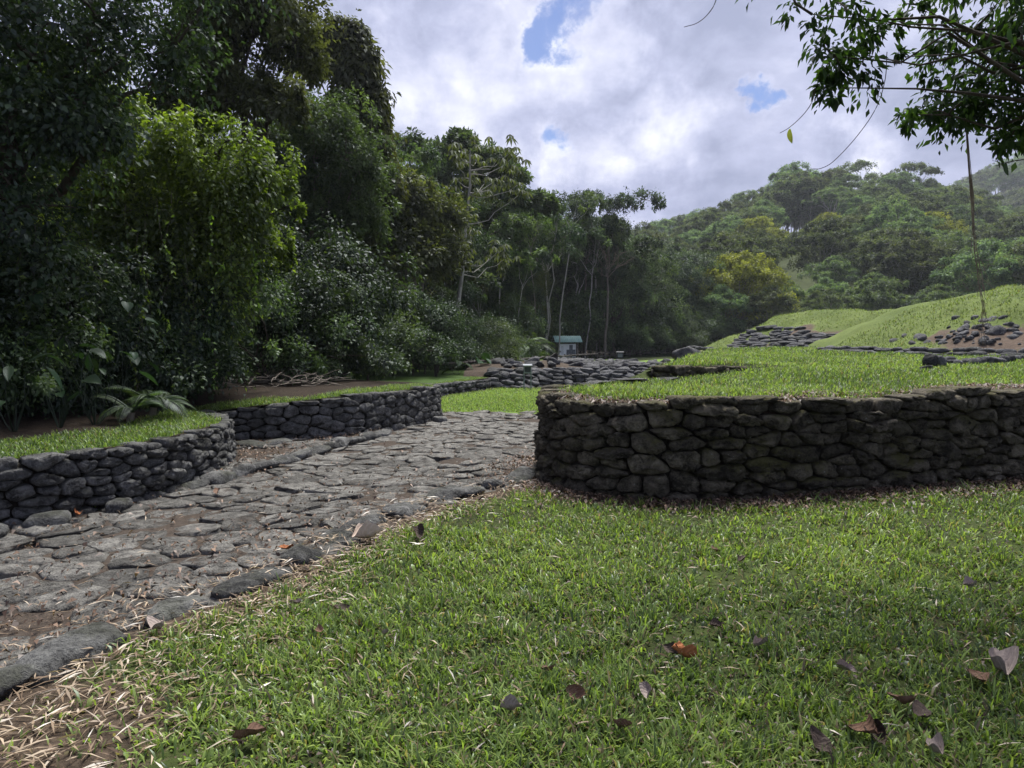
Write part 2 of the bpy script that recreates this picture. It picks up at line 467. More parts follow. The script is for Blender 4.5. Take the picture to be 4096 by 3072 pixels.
def build_ground():
    xs = np.unique(np.round(np.concatenate([np.linspace(-620, -60, 22), np.linspace(-60, -8, 27), np.arange(-8, 13, 0.14), np.linspace(13, 60, 30), np.linspace(60, 620, 26)]), 3))
    ys = np.unique(np.round(np.concatenate([np.linspace(-200, -4, 10), np.linspace(-4, 1, 10), np.arange(1, 12, 0.14), np.arange(12, 30, 0.35), np.linspace(30, 90, 31), np.linspace(90, 500, 60), np.linspace(500, 640, 6)]), 3))
    X, Y = np.meshgrid(xs, ys, indexing='ij')
    near = sstep(60, 12, np.hypot(X, Y - 6))
    Z = hill(X, Y) + (VA(X * 1.1, Y * 1.1) * 0.05 + VB(X * 3.2, Y * 3.2) * 0.02) * near
    road = inside(X, Y, ROAD_POLY)
    Z = np.where(road, np.minimum(Z, 0) - 0.06, Z)
    plz = inside(X, Y, PLAZA_POLY)
    Z = np.where(plz, -0.06, Z)
    dk = dist_path(X, Y, KERB_R); dw = dist_path(X, Y, WALL_R)
    bare = np.maximum(sstep(0.55, 0.05, dk + VB(X * 2, Y * 2) * 0.35), sstep(0.50, 0.1, dw + VB(X * 2 + 9, Y * 2) * 0.3))
    ll = sstep(-1.05, -1.75, X + 0.25 * (Y - 2.6)) * sstep(3.6, 2.9, Y)
    bare = np.maximum(bare, ll * 0.9)
    bare = np.maximum(bare, sstep(48, 56, Y) * sstep(0.0, 0.5, -X / np.maximum(Y, 1)) )
    bare = np.where(Y > 86, 0.2, bare)
    bare = np.maximum(bare, road)
    bare = np.clip(bare + 0.22 * sstep(0.5, 3.5, X) * sstep(9, 6, Y) , 0, 1)
    n, m = X.shape
    idx = np.arange(n * m).reshape(n, m)
    f = np.stack([idx[:-1, :-1], idx[1:, :-1], idx[1:, 1:], idx[:-1, 1:]], -1).reshape(-1, 4)
    V = np.stack([X, Y, Z], -1).reshape(-1, 3)
    o = put('ground', mesh('ground', V, f, M['ground'], True, attrs={'bare': bare.ravel()}))
    tag(o, kind='structure')

bank_path, _ = smooth_path([(*p, z) for p, z in zip(BANK, BANK_Z)], 0.2)
ROAD_POLY = [(-8.5, 0.2)] + [tuple(p[:2]) for p in bank_path if p[1] > 4.3 and p[1] < 15.3] + [(-1.3, 15.6), (1.2, 16.0), (0.6, 9.4), (0.30, 8.3)] + KERB_R[::-1][1:] + [(-3.6, 0.2)]
PLAZA_POLY = [(-1.3, 15.6), (1.2, 16.0), (2.4, 12.5), (4.5, 17.5), (7, 25), (6, 25), (1, 24), (-0.7, 22.8), (-2.3, 19.3), (-2.4, 17.5), (-1.9, 16)]
build_ground()

def grid_patch(name, xs, ys, zf, keep, mat, bare):
    X, Y = np.meshgrid(xs, ys, indexing='ij')
    n, m = X.shape
    idx = np.arange(n * m).reshape(n, m)
    f = np.stack([idx[:-1, :-1], idx[1:, :-1], idx[1:, 1:], idx[:-1, 1:]], -1).reshape(-1, 4)
    Z = zf(X, Y)
    k = keep(X, Y).ravel()
    f = f[k[f].all(1)]
    V = np.stack([X, Y, Z], -1).reshape(-1, 3)
    used = np.unique(f); re = np.zeros(len(V), int); re[used] = np.arange(len(used))
    return put(name, mesh(name, V[used], re[f], mat, True, attrs={'bare': bare(X, Y).ravel()[used]}))

# plaza lawn behind the paved road
def plaza_z(x, y):
    return -0.03 + 0.05 * sstep(15.5, 16.6, y) + VA(x * 0.8, y * 0.8) * 0.05 * sstep(15.5, 17, y) + 0.004 * (y - 16)
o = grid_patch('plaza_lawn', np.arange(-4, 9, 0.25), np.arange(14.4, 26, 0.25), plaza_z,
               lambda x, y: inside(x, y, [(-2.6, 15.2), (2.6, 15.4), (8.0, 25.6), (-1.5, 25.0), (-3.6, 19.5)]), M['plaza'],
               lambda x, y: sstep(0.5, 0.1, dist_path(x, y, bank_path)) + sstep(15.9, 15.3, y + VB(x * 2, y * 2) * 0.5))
tag(o, kind='structure')

# bank on which the forest stands, behind the side walls
def build_bank():
    ext = [(0.2, 27.0, .42), (1.2, 35.0, .32), (2.6, 45.0, .15), (7.2, 62.0, .05), (21, 80, .05), (60, 100, .05)]
    P = np.vstack([bank_path, np.array(ext)])
    offs = np.array([0.14, 0.3, 0.5, 0.8, 1.2, 1.7, 2.4, 3.4, 5, 8, 14, 25, 45, 90, 170])
    d = norm(np.array([-1.0, 0.45]))
    V, bare = [], []
    for p in P:
        for k, o_ in enumerate(offs):
            x, y = p[0] + d[0] * o_, p[1] + d[1] * o_
            z = p[2] - 0.02 + 0.05 * min(o_, 10) * (0.6 + VA(x * 0.5, y * 0.5)) + VB(x * 1.7, y * 1.7) * 0.05 * min(1, o_) + 0.13 * max(0, o_ - 14) * sstep(5, 25, p[1])
            if p[1] > 26: z = p[2] - 0.02 + 0.1 * max(0, o_ - 8)
            V.append((x, y, z))
            w = 1.15 if p[1] < 9.5 else (0.75 if p[1] < 14 else 0.5)
            if p[1] > 20: w = 3.5
            if p[1] > 26: w = 5.0
            bare.append(float(sstep(w - 0.3, w + 0.3, o_ + VB(x * 1.5, y * 1.5) * 0.6)) if o_ > 0.16 else 0.8)
    n, m = len(P), len(offs)
    idx = np.arange(n * m).reshape(n, m)
    f = np.stack([idx[:-1, :-1], idx[1:, :-1], idx[1:, 1:], idx[:-1, 1:]], -1).reshape(-1, 4)
    tag(put('forest_bank', mesh('forest_bank', V, f, M['forest_floor'], True, attrs={'bare': bare})), kind='structure')
build_bank()

# raised lawn behind the near wall
wr_path, wr_s = smooth_path(WALL_R, 0.12)
TERR_POLY = [tuple(p) for p in wr_path] + TERR_EDGE[1:] + [(9, 30), (34, 34), (40, 20), (20, 12)]
TIER = [(2.1, 10.45), (2.25, 10.55), (3.1, 11.3), (4.3, 12.6)]
def terrace_z(x, y):
    z = 1.0 + 0.012 * np.maximum(0, y - 9) + 0.10 * sstep(12, 26, x) + VA(x * 0.7, y * 0.7) * 0.06 + VB(x * 2.3, y * 2.3) * 0.025
    # low step up behind the short kerb of stones
    side = (y - 10.45) - (x - 2.1) * 0.95
    z = z + 0.15 * sstep(0.02, 0.2, side) * sstep(6.5, 3.2, x) * sstep(1.95, 2.2, x)
    return z - 0.06 * sstep(0.6, 0.1, dist_path(x, y, WALL_C))
def terrace_bare(x, y):
    dw = dist_path(x, y, WALL_R)
    b = sstep(0.42, 0.18, dw + VB(x * 2.2, y * 2.2) * 0.2) * (0.15 + 0.85 * sstep(8.9, 8.2, y - 0.35 * np.maximum(x - 2, 0)))
    b = np.maximum(b, sstep(4.2, 5.6, x) * sstep(1.15, 0.75, dw + VA(x * 1.5, y * 1.5) * 0.6))
    return np.clip(b, 0, 1)
def in_terr(x, y):
    return inside(x, y, TERR_POLY)
def build_terrace():
    # rings inward from the wall keep the front edge clean
    c = np.array([9.0, 19.0])
    edge = np.array([tuple(p) for p in wr_path] + list(smooth_path(TERR_EDGE, 0.4)[0][1:]) + [(9, 30), (15, 32), (24, 33), (34, 34), (38, 27), (40, 20), (30, 15), (20, 12), (14, 10.6)])
    fr = np.concatenate([np.array([0.0125, 0.013, 0.018, 0.026, 0.035, 0.05, 0.07, 0.095]), np.linspace(0.13, 1, 26)])
    V, bare = [], []
    for p in edge:
        for t in fr:
            q = p + (c - p) * t
            V.append((q[0], q[1], float(terrace_z(q[0], q[1])) - (0.5 if t == fr[0] else 0)))
            bare.append(float(terrace_bare(q[0], q[1])))
    n, m = len(edge), len(fr)
    idx = np.arange(n * m).reshape(n, m)
    nx = np.roll(idx, -1, 0)
    f = np.stack([idx[:, :-1], idx[:, 1:], nx[:, 1:], nx[:, :-1]], -1).reshape(-1, 4)
    tag(put('terrace_lawn', mesh('terrace_lawn', V, f, M['ground'], True, attrs={'bare': bare})), kind='structure')
build_terrace()

# ------------------------------------------------------------------ stones
def clip_poly(poly, p, n):
    """keep the side where (q-p).n <= 0"""
    out = []
    L = len(poly)
    for i in range(L):
        a, b = poly[i], poly[(i + 1) % L]
        da = (a[0] - p[0]) * n[0] + (a[1] - p[1]) * n[1]
        db = (b[0] - p[0]) * n[0] + (b[1] - p[1]) * n[1]
        if da <= 0: out.append(a)
        if (da < 0 < db) or (db < 0 < da):
            t = da / (da - db)
            out.append((a[0] + (b[0] - a[0]) * t, a[1] + (b[1] - a[1]) * t))
    return out

def cells(S, box, ay=1.0, k=16):
    """Voronoi cells of seeds S inside a box; ay stretches the second axis before measuring"""
    S = np.asarray(S, float)
    Q = S * np.array([1, ay])
    res = []
    for i in range(len(S)):
        d = np.hypot(*(Q - Q[i]).T)
        nb = np.argsort(d)[1:k + 1]
        poly = [(box[0], box[1] * ay), (box[2], box[1] * ay), (box[2], box[3] * ay), (box[0], box[3] * ay)]
        for j in nb:
            mid = (Q[i] + Q[j]) / 2; n = Q[j] - Q[i]
            poly = clip_poly(poly, mid, n)
            if len(poly) < 3: break
        res.append(np.array([(a, b / ay) for a, b in poly]) if len(poly) >= 3 else None)
    return res

def round_outline(poly, gap, n=12, corner=0.3):
    """shrink a cell by a gap and soften its corners; returns n points"""
    c = poly.mean(0)
    d = poly - c
    r = np.linalg.norm(d, axis=1, keepdims=True)
    P = c + d * np.maximum(0.3, (r - gap) / np.maximum(r, 1e-6))
    for _ in range(2):
        nx = np.roll(P, -1, 0)
        P = np.stack([P * (1 - corner) + nx * corner, P * corner + nx * (1 - corner)], 1).reshape(-1, 2)
        corner = 0.25
    seg = np.linalg.norm(np.roll(P, -1, 0) - P, axis=1)
    s = np.concatenate([[0], np.cumsum(seg)])
    PP = np.vstack([P, P[:1]])
    t = np.linspace(0, s[-1], n, endpoint=False)
    return np.stack([np.interp(t, s, PP[:, 0]), np.interp(t, s, PP[:, 1])], 1), c

def stone_solid(rng, poly, gap, bulge, back, n=12, tilt=0.25, rough=0.12, corner=0.3):
    """points (u, v, w): outline cell with a domed uneven face towards +w"""
    O, c = round_outline(poly, gap, n, corner)
    size = np.sqrt(np.abs(np.ptp(O[:, 0]) * np.ptp(O[:, 1]))) + 1e-6
    tu, tv = rng.normal(0, tilt * bulge / size, 2)
    cc = c + rng.normal(0, 0.06, 2) * size
    rings = [(1.0, -back), (1.0, -0.01), (0.96, 0.5), (0.83, 0.88), (0.45, 1.0)]
    V = []
    for k, (s, w) in enumerate(rings):
        ctr = c if k < 3 else cc
        P = ctr + (O - c) * s
        ww = w * bulge if w > 0 else w
        wv = np.full(n, ww)
        if k >= 1:
            wv = wv + rng.normal(0, rough * bulge, n) + (P[:, 0] - c[0]) * tu + (P[:, 1] - c[1]) * tv
            P = P + rng.normal(0, 0.028, (n, 2)) * size
        V.append(np.column_stack([P, wv]))
    V = np.vstack(V + [np.array([[cc[0], cc[1], bulge * (1.0 + rng.normal(0, rough))]])])
    q = []
    i = np.arange(n); j = (i + 1) % n
    for k in range(len(rings) - 1):
        q.append(np.stack([k * n + i, k * n + j, (k + 1) * n + j, (k + 1) * n + i], 1))
    k = len(rings) - 1
    tri = np.stack([k * n + i, k * n + j, np.full(n, len(V) - 1)], 1)
    return V, np.vstack(q), tri, c

class PathMap:
    """(s, z, w) -> world for a wall along a path; w points to the open side"""
    def __init__(self, path, side, batter=0.08):
        self.P, self.s = smooth_path(path, 0.08)
        t = np.gradient(self.P[:, :2], axis=0)
        t = norm(t)
        for _ in range(4):
            t = norm(np.vstack([t[:1], (t[:-2] + t[1:-1] * 2 + t[2:]) / 4, t[-1:]]))
        self.n = np.stack([t[:, 1], -t[:, 0]], 1) * side
        self.b = batter
        self.L = self.s[-1]
    def __call__(self, V):
        x = np.interp(V[:, 0], self.s, self.P[:, 0]); y = np.interp(V[:, 0], self.s, self.P[:, 1])
        nx = np.interp(V[:, 0], self.s, self.n[:, 0]); ny = np.interp(V[:, 0], self.s, self.n[:, 1])
        w = V[:, 2] - self.b * V[:, 1]
        return np.stack([x + nx * w, y + ny * w, V[:, 1]], 1)

def wall_seeds(rng, L, H, wr, hr, jit=0.14):
    S = []
    z = -0.03
    while True:
        h = rng.uniform(*hr)
        s = -rng.uniform(0, wr[1])
        while s < L + wr[1]:
            w = rng.uniform(*wr) * (1.25 if rng.random() < 0.15 else 1)
            S.append((s + w / 2 + rng.normal(0, 0.12 * w), z + h / 2 + rng.normal(0, jit * h)))
            s += w
        z += h
        if z > H - 0.3 * hr[0]: break
    S = np.array(S)
    S[:, 1] = -0.03 + (S[:, 1] + 0.03) * (H + 0.03) / (z + 0.03); z = H
    # leave some seeds out so that neighbours grow into big stones
    keep = np.ones(len(S), bool)
    for i in rng.permutation(len(S)):
        if rng.random() < 0.22:
            d = np.hypot(S[:, 0] - S[i, 0], (S[:, 1] - S[i, 1]) * 2)
            if keep[(d < wr[1] * 0.8)].sum() > 3: keep[i] = False
    return S[keep], z

def build_wall(name, label, path, side, top, mat, wr, hr, gap, bulge, seed, ay=1.8, back=0.22, batter=0.08, base=None, group=None, joined=False, s_range=None, n=14, corner=0.16):
    """top(s), base(s): heights along the wall; every stone its own part"""
    rng = np.random.default_rng(seed)
    pm = PathMap(path, side, batter)
    Hm = max(top(s) for s in np.linspace(0, pm.L, 60))
    S, zt = wall_seeds(rng, pm.L, Hm, wr, hr)
    polys = cells(S, (0, -0.12, pm.L, max(zt, Hm)), ay)
    base = base or (lambda s: 0.0)
    root = empty(name, tuple(pm(np.array([[pm.L / 2, 0, 0]]))[0]))
    org = np.array(root.location)
    tag(root, label, 'wall', group, 'thing')
    ss = np.linspace(0, pm.L, max(8, int(pm.L / 0.12)))
    V, f = [], []
    for s in ss:
        t = top(s) - 0.05
        for (z, w) in ((base(s) - 0.15, -0.05), ((t + base(s)) * 0.5, -0.05), (t, -0.07), (t - 0.02, -back - 0.14)):
            V.append((s, z, w))
    idx = np.arange(len(V)).reshape(len(ss), 4)
    f = np.stack([idx[:-1, :-1], idx[1:, :-1], idx[1:, 1:], idx[:-1, 1:]], -1).reshape(-1, 4)
    put('core', mesh('core', pm(np.array(V)) - org, f, M['soil_core'], True), root)
    joinV, joinQ, joinT, off = [], [], [], 0
    for poly in polys:
        if poly is None: continue
        c = poly.mean(0)
        tz = top(c[0])
        if poly[:, 1].min() > tz - 0.045 or c[1] < base(c[0]) - 0.09: continue
        lim = tz + rng.normal(0, 0.018)
        poly = np.column_stack([poly[:, 0], np.minimum(poly[:, 1], lim)])
        if np.ptp(poly[:, 1]) < 0.05 or np.ptp(poly[:, 0]) < 0.05: continue
        Vs, q, t, c = stone_solid(rng, poly, gap * rng.uniform(0.6, 1.5), bulge * rng.uniform(0.6, 1.35), back, n, rough=0.22, corner=corner)
        Vs[:, 2] += rng.normal(0, bulge * 0.28)
        Wd = pm(Vs)
        if joined:
            joinV.append(Wd - org); joinQ.append(q + off); joinT.append(t + off); off += len(Wd)
        else:
            ce = Wd[n:].mean(0)
            put('stone', mesh('stone', Wd - ce, [q, t], mat, False), root, ce - org)
    if joined:
        tag(put('stone', mesh('stones', np.vstack(joinV), [np.vstack(joinQ), np.vstack(joinT)], mat, True), root), kind='stuff')
    return root, pm

def boulder_mesh(seed, mat, power=0.55, rough=0.10, res=6):
    rng = np.random.default_rng(seed)
    V, f, off = [], [], 0
    g = np.linspace(-1, 1, res)
    A, B = np.meshgrid(g, g, indexing='ij')
    for ax in range(3):
        for sgn in (-1, 1):
            p = np.zeros((res, res, 3)); p[..., ax] = sgn; p[..., (ax + 1) % 3] = A * 1.0; p[..., (ax + 2) % 3] = B * sgn
            V.append(p.reshape(-1, 3))
            idx = np.arange(res * res).reshape(res, res) + off
            f.append(np.stack([idx[:-1, :-1], idx[1:, :-1], idx[1:, 1:], idx[:-1, 1:]], -1).reshape(-1, 4)); off += res * res
    V = np.vstack(V)
    key = np.round(V, 4)
    _, first, inv = np.unique(key, axis=0, return_index=True, return_inverse=True)
    V = V[first]; F_ = inv.ravel()[np.vstack(f)]
    d = norm(V)
    e = 2 / power
    r = 1.0 / (np.sum(np.abs(d) ** e, axis=1) ** (1 / e))
    # low waves and flat cuts make each boulder its own shape
    for _ in range(4):
        k = rng.normal(0, 1.6, 3)
        r = r * (1 + rough * 0.6 * np.sin(d @ k + rng.uniform(0, 6.3)))
    for _ in range(5):
        n_ = norm(rng.normal(0, 1, 3)); lim = rng.uniform(0.75, 1.0)
        pr = (d * r[:, None]) @ n_
        r = np.where(pr > lim, r * lim / np.maximum(pr, 1e-6), r)
    r = r * (1 + rng.normal(0, rough * 0.18, len(r)))
    return mesh('boulder', d * r[:, None] * 0.5, F_, mat, True)

# --- the near wall
wl = PathMap(WALL_R, 1).L
def top_r(s):
    return 1.0 + 0.025 * math.sin(s * 2.1) + 0.05 * max(0, 1 - abs(s - 3.4) / 2.2)
build_wall('stone_wall', 'tall dark mossy dry-stone wall curving round the raised lawn', WALL_R, -1, top_r, M['stone_near'], (0.17, 0.42), (0.085, 0.15), 0.012, 0.065, 11, ay=2.3, back=0.24, n=18, corner=0.11)

# --- left wall with its rounded end
P1 = [p for p in BANK[1:11]]
pm1 = PathMap(P1, 1)
build_wall('stone_wall', 'low dark stone wall with a rounded end, below the left grass strip', P1, 1, lambda s: 0.57 - 0.05 * sstep(pm1.L - 1.2, pm1.L, s) + 0.012 * math.sin(3 * s), M['stone_left'], (0.12, 0.32), (0.065, 0.115), 0.009, 0.042, 12, ay=2.1, back=0.18, corner=0.13)
P2 = [(-4.75, 10.45)] + BANK[11:19]
Z2 = [.50] + BANK_Z[11:19]
pm2 = PathMap(P2, 1)
arc2 = np.concatenate([[0], np.cumsum(np.linalg.norm(np.diff(np.array(P2), axis=0), axis=1))]); arc2 *= pm2.L / arc2[-1]
build_wall('stone_wall', 'dark stone wall running along the far side of the paved road', P2, 1, lambda s: float(np.interp(s, arc2, Z2)) + 0.012 * math.sin(3 * s), M['stone_left'], (0.14, 0.42), (0.065, 0.125), 0.008, 0.036, 13, ay=2.2, back=0.18, corner=0.12)
P3 = [(-2.7, 18.3), (-2.15, 19.3), (-1.4, 21.0), (-0.7, 22.6)]
build_wall('stone_wall', 'small grey stone wall behind the bright plaza lawn', P3, 1, lambda s: 0.36 + 0.02 * math.sin(s), M['stone_far'], (0.18, 0.36), (0.10, 0.16), 0.014, 0.06, 14, ay=1.5, back=0.2)
# --- stone facing on the side of the raised lawn towards the plaza
build_wall('stone_wall', 'grey stone facing on the plaza side of the raised lawn', TERR_EDGE, -1, lambda s: 1.03 + 0.009 * s + 0.02 * math.sin(2 * s), M['stone_far'], (0.25, 0.55), (0.12, 0.2), 0.012, 0.06, 16, ay=2.0, back=0.25, base=lambda s: 0.5)
# --- short kerb of stones on the raised lawn
build_wall('stone_kerb', 'short low row of flat stones stepping up on the raised lawn', TIER, 1, lambda s: 1.22 - 0.09 * s / 3.2, M['stone_near'], (0.25, 0.5), (0.09, 0.13), 0.012, 0.05, 15, ay=1.9, back=0.14, batter=0.0, base=lambda s: 0.98)

# ------------------------------------------------------------------ paved road
SHELF = [(-3.52, 7.3), (-3.25, 8.2), (-3.0, 9.2), (-2.72, 10.2), (-2.42, 11.1), (-2.1, 12.0)]
SHELF_POLY = SHELF + [(-2.3, 12.1), (-2.7, 11.3), (-3.6, 10.8), (-4.6, 10.8), (-4.3, 9.9), (-3.6, 9.2), (-3.4, 8.1)]
def road_z(x, y):
    return 0.0 + VA(x * 0.6, y * 0.6) * 0.07 + VB(x * 1.9, y * 1.9) * 0.03 + 0.075 * inside(x, y, SHELF_POLY)

def build_road():
    rng = np.random.default_rng(21)
    root = empty('paved_road', (-2.5, 7, 0))
    org = np.array(root.location)
    tag(root, kind='structure')
    # bed of earth
    xs, ys = np.arange(-9, 3, 0.16), np.arange(0, 16.6, 0.16)
    X, Y = np.meshgrid(xs, ys, indexing='ij')
    poly = np.array(ROAD_POLY)
    k = (inside(X, Y, ROAD_POLY) | (dist_path(X, Y, np.vstack([poly, poly[:1]])) < 0.22)).ravel()
    idx = np.arange(X.size).reshape(X.shape)
    f = np.stack([idx[:-1, :-1], idx[1:, :-1], idx[1:, 1:], idx[:-1, 1:]], -1).reshape(-1, 4)
    f = f[k[f].all(1)]
    V = np.stack([X, Y, road_z(X, Y) - 0.014 + VC(X * 5, Y * 5) * 0.016], -1).reshape(-1, 3)
    put('road_bed', mesh('road_bed', V - org, f, M['road_bed'], True, attrs={'bare': np.ones(len(V))}), root)
    # paving stones, cut to fit each other
    S = []
    y = 0.4
    while y < 16.0:
        h = rng.uniform(0.19, 0.31)
        x = -8.5 + rng.uniform(0, 0.4)
        while x < 1.6:
            w = rng.uniform(0.22, 0.5)
            S.append((x + w / 2 + rng.normal(0, 0.05), y + h / 2 + rng.normal(0, 0.10)))
            x += w
        y += h
    S = np.array(S)
    keep = inside(S[:, 0], S[:, 1], ROAD_POLY) | (dist_path(S[:, 0], S[:, 1], np.vstack([poly, poly[:1]])) < 0.4)
    S = S[keep & (rng.random(len(S)) > 0.05)]
    P = cells(S, (-9, 0, 2, 16.6), 1.15)
    todo = []
    for s, p in zip(S, P):
        if p is None: continue
        c = p.mean(0)
        if not inside(c[0], c[1], ROAD_POLY): continue
        if inside(c[0], c[1], SHELF_POLY) and rng.random() < 0.15: continue
        if VC(c[0] * 1.1 + 3, c[1] * 1.1) > 0.27 and rng.random() < 0.6: continue
        if np.ptp(p[:, 0]) > 1.1 or np.ptp(p[:, 1]) > 0.95: continue
        vis = abs(c[0] / c[1]) < 0.8
        todo.append((-(np.ptp(p[:, 0]) * np.ptp(p[:, 1]) / c[1] ** 3) * (1 if vis else 0.01), len(todo), p))
    todo.sort(key=lambda a: (a[0], a[1]))
    JV, JQ, JT, off = [], [], [], 0
    for i, (_, _, p) in enumerate(todo):
        n = 14 if i < 300 else 10
        Vs, q, t, c = stone_solid(rng, p, rng.uniform(0.002, 0.011), rng.uniform(0.008, 0.024), 0.08, n, tilt=0.8, rough=0.25, corner=0.14)
        Vs[:, 2] += road_z(Vs[:, 0], Vs[:, 1]) - 0.012 + rng.normal(0, 0.008)
        if i < 300:
            ce = np.array([c[0], c[1], 0.0])
            put('paving_stone', mesh('paving_stone', Vs - ce, [q, t], M['paving'], True), root, ce - org)
        else:
            JV.append(Vs - org); JQ.append(q + off); JT.append(t + off); off += len(Vs)
    tag(put('far_paving', mesh('far_paving', np.vstack(JV), [np.vstack(JQ), np.vstack(JT)], M['paving'], True), root), kind='stuff')
    # larger kerb stones along both edges
    bm = [boulder_mesh(40 + i, M['stone_left'], 0.5, 0.10) for i in range(6)]
    kp, ks = smooth_path(KERB_R, 0.05)
    s = 0.05
    i = 0
    while s < ks[-1] - 0.3:
        L = rng.uniform(0.3, 0.62); w = rng.uniform(0.18, 0.27); h = rng.uniform(0.08, 0.14)
        j = min(len(kp) - 2, int((s + L / 2) / 0.05))
        p, tg = kp[j], kp[j + 1] - kp[j]
        ang = math.atan2(tg[1], tg[0]) + rng.normal(0, 0.12)
        o = put('kerb_stone', bm[i % 6], root, (p[0] - 0.05 - org[0], p[1] + rng.normal(0, 0.04) - org[1], rng.uniform(-0.005, 0.03)), (rng.normal(0, 0.08), rng.normal(0, 0.08), ang), (L * 1.05, w * 1.15, h * 1.2))
        s += L + rng.uniform(0.0, 0.16) + (0.5 if rng.random() < 0.18 else 0); i += 1
    kp, ks = smooth_path(SHELF, 0.05)
    s = 0.0
    while s < ks[-1] - 0.2:
        L = rng.uniform(0.24, 0.5); w = rng.uniform(0.16, 0.26); h = rng.uniform(0.09, 0.15)
        j = min(len(kp) - 2, int((s + L / 2) / 0.05))
        p, tg = kp[j], kp[j + 1] - kp[j]
        put('kerb_stone', bm[i % 6], root, (p[0] - org[0], p[1] - org[1], rng.uniform(0.01, 0.04)), (rng.normal(0, 0.08), rng.normal(0, 0.08), math.atan2(tg[1], tg[0]) + rng.normal(0, 0.1)), (L * 1.1, w * 1.1, h * 1.2))
        s += L; i += 1
    # stones at the foot of the left wall
    for (x, y, L) in ((-4.35, 5.55, .5), (-4.0, 6.0, .4), (-5.0, 5.2, .45), (-3.7, 6.55, .3), (-1.42, 13.75, .34), (-3.85, 10.35, .6), (-4.2, 10.1, .5), (-3.5, 10.55, .5)):
        put('kerb_stone', bm[i % 6], root, (x - org[0], y - org[1], 0.03), (0, 0, rng.uniform(0, 3)), (L, L * 0.65, 0.17)); i += 1
build_road()

# ------------------------------------------------------------------ stone bank beyond the plaza
def bank_z(x, y):
    f = sstep(23.0 + 0.18 * x, 23.9 + 0.18 * x, y)
    z = 0.12 + 0.50 * f + 0.04 * sstep(26.5, 28.5, y - 0.1 * x) + VA(x * 0.8, y * 0.8) * 0.12
    z = z + 0.28 * np.exp(-(((x - 1.0) / 1.6) ** 2 + ((y - 26.6) / 1.6) ** 2))
    return z * sstep(42, 35, y) * sstep(10.5, 8.6, x) - 0.06
def build_stone_bank():
    rng = np.random.default_rng(31)
    root = empty('stone_bank', (3, 25, 0))
    org = np.array(root.location)
    tag(root, 'wide tiered bank of heaped grey stones behind the plaza lawn', 'stone bank')
    X, Y = np.meshgrid(np.arange(-1.6, 11, 0.25), np.arange(22.3, 43, 0.25), indexing='ij')
    Z = bank_z(X, Y)
    idx = np.arange(X.size).reshape(X.shape)
    f = np.stack([idx[:-1, :-1], idx[1:, :-1], idx[1:, 1:], idx[:-1, 1:]], -1).reshape(-1, 4)
    soil = np.maximum(sstep(31.5, 29.5, Y + VB(X, Y) * 2), 0)
    V = np.stack([X, Y, Z], -1).reshape(-1, 3)
    put('earth', mesh('earth', V - org, f, M['plaza'], True, attrs={'bare': soil.ravel()}), root)
    bm = [boulder_mesh(60 + i, M['stone_far'], 0.62, 0.14) for i in range(10)]
    cnt = 0
    # lower face in courses
    for row, (dz, dy) in enumerate(((0.06, -0.15), (0.17, -0.02), (0.28, 0.1), (0.39, 0.25), (0.50, 0.4), (0.59, 0.6))):
        x = -0.9 + rng.uniform(0, 0.3)
        while x < 8.2:
            w = rng.uniform(0.24, 0.5)
            y = 23.1 + 0.18 * x + dy + rng.normal(0, 0.05)
            put('stone', bm[cnt % 10], root, (x + w / 2 - org[0], y - org[1], dz + rng.normal(0, 0.015)), (rng.normal(0, 0.15), rng.normal(0, 0.1), rng.normal(0, 0.25)), (w * 1.1, rng.uniform(0.3, 0.45), rng.uniform(0.13, 0.19)))
            x += w; cnt += 1
    # heaped upper slope
    for k in range(190):
        x, y = rng.uniform(-0.6, 8.6), rng.uniform(23.8, 30.3)
        if abs(x - 1.0) < 0.9 and 25.6 < y < 27.8: continue
        if y < 24.0 + 0.18 * x: continue
        L = rng.uniform(0.26, 0.62)
        put('stone', bm[cnt % 10], root, (x - org[0], y - org[1], float(bank_z(x, y)) + 0.05), (rng.normal(0, 0.25), rng.normal(0, 0.25), rng.uniform(0, 3.1)), (L, L * rng.uniform(0.5, 0.9), L * rng.uniform(0.3, 0.55))); cnt += 1
build_stone_bank()

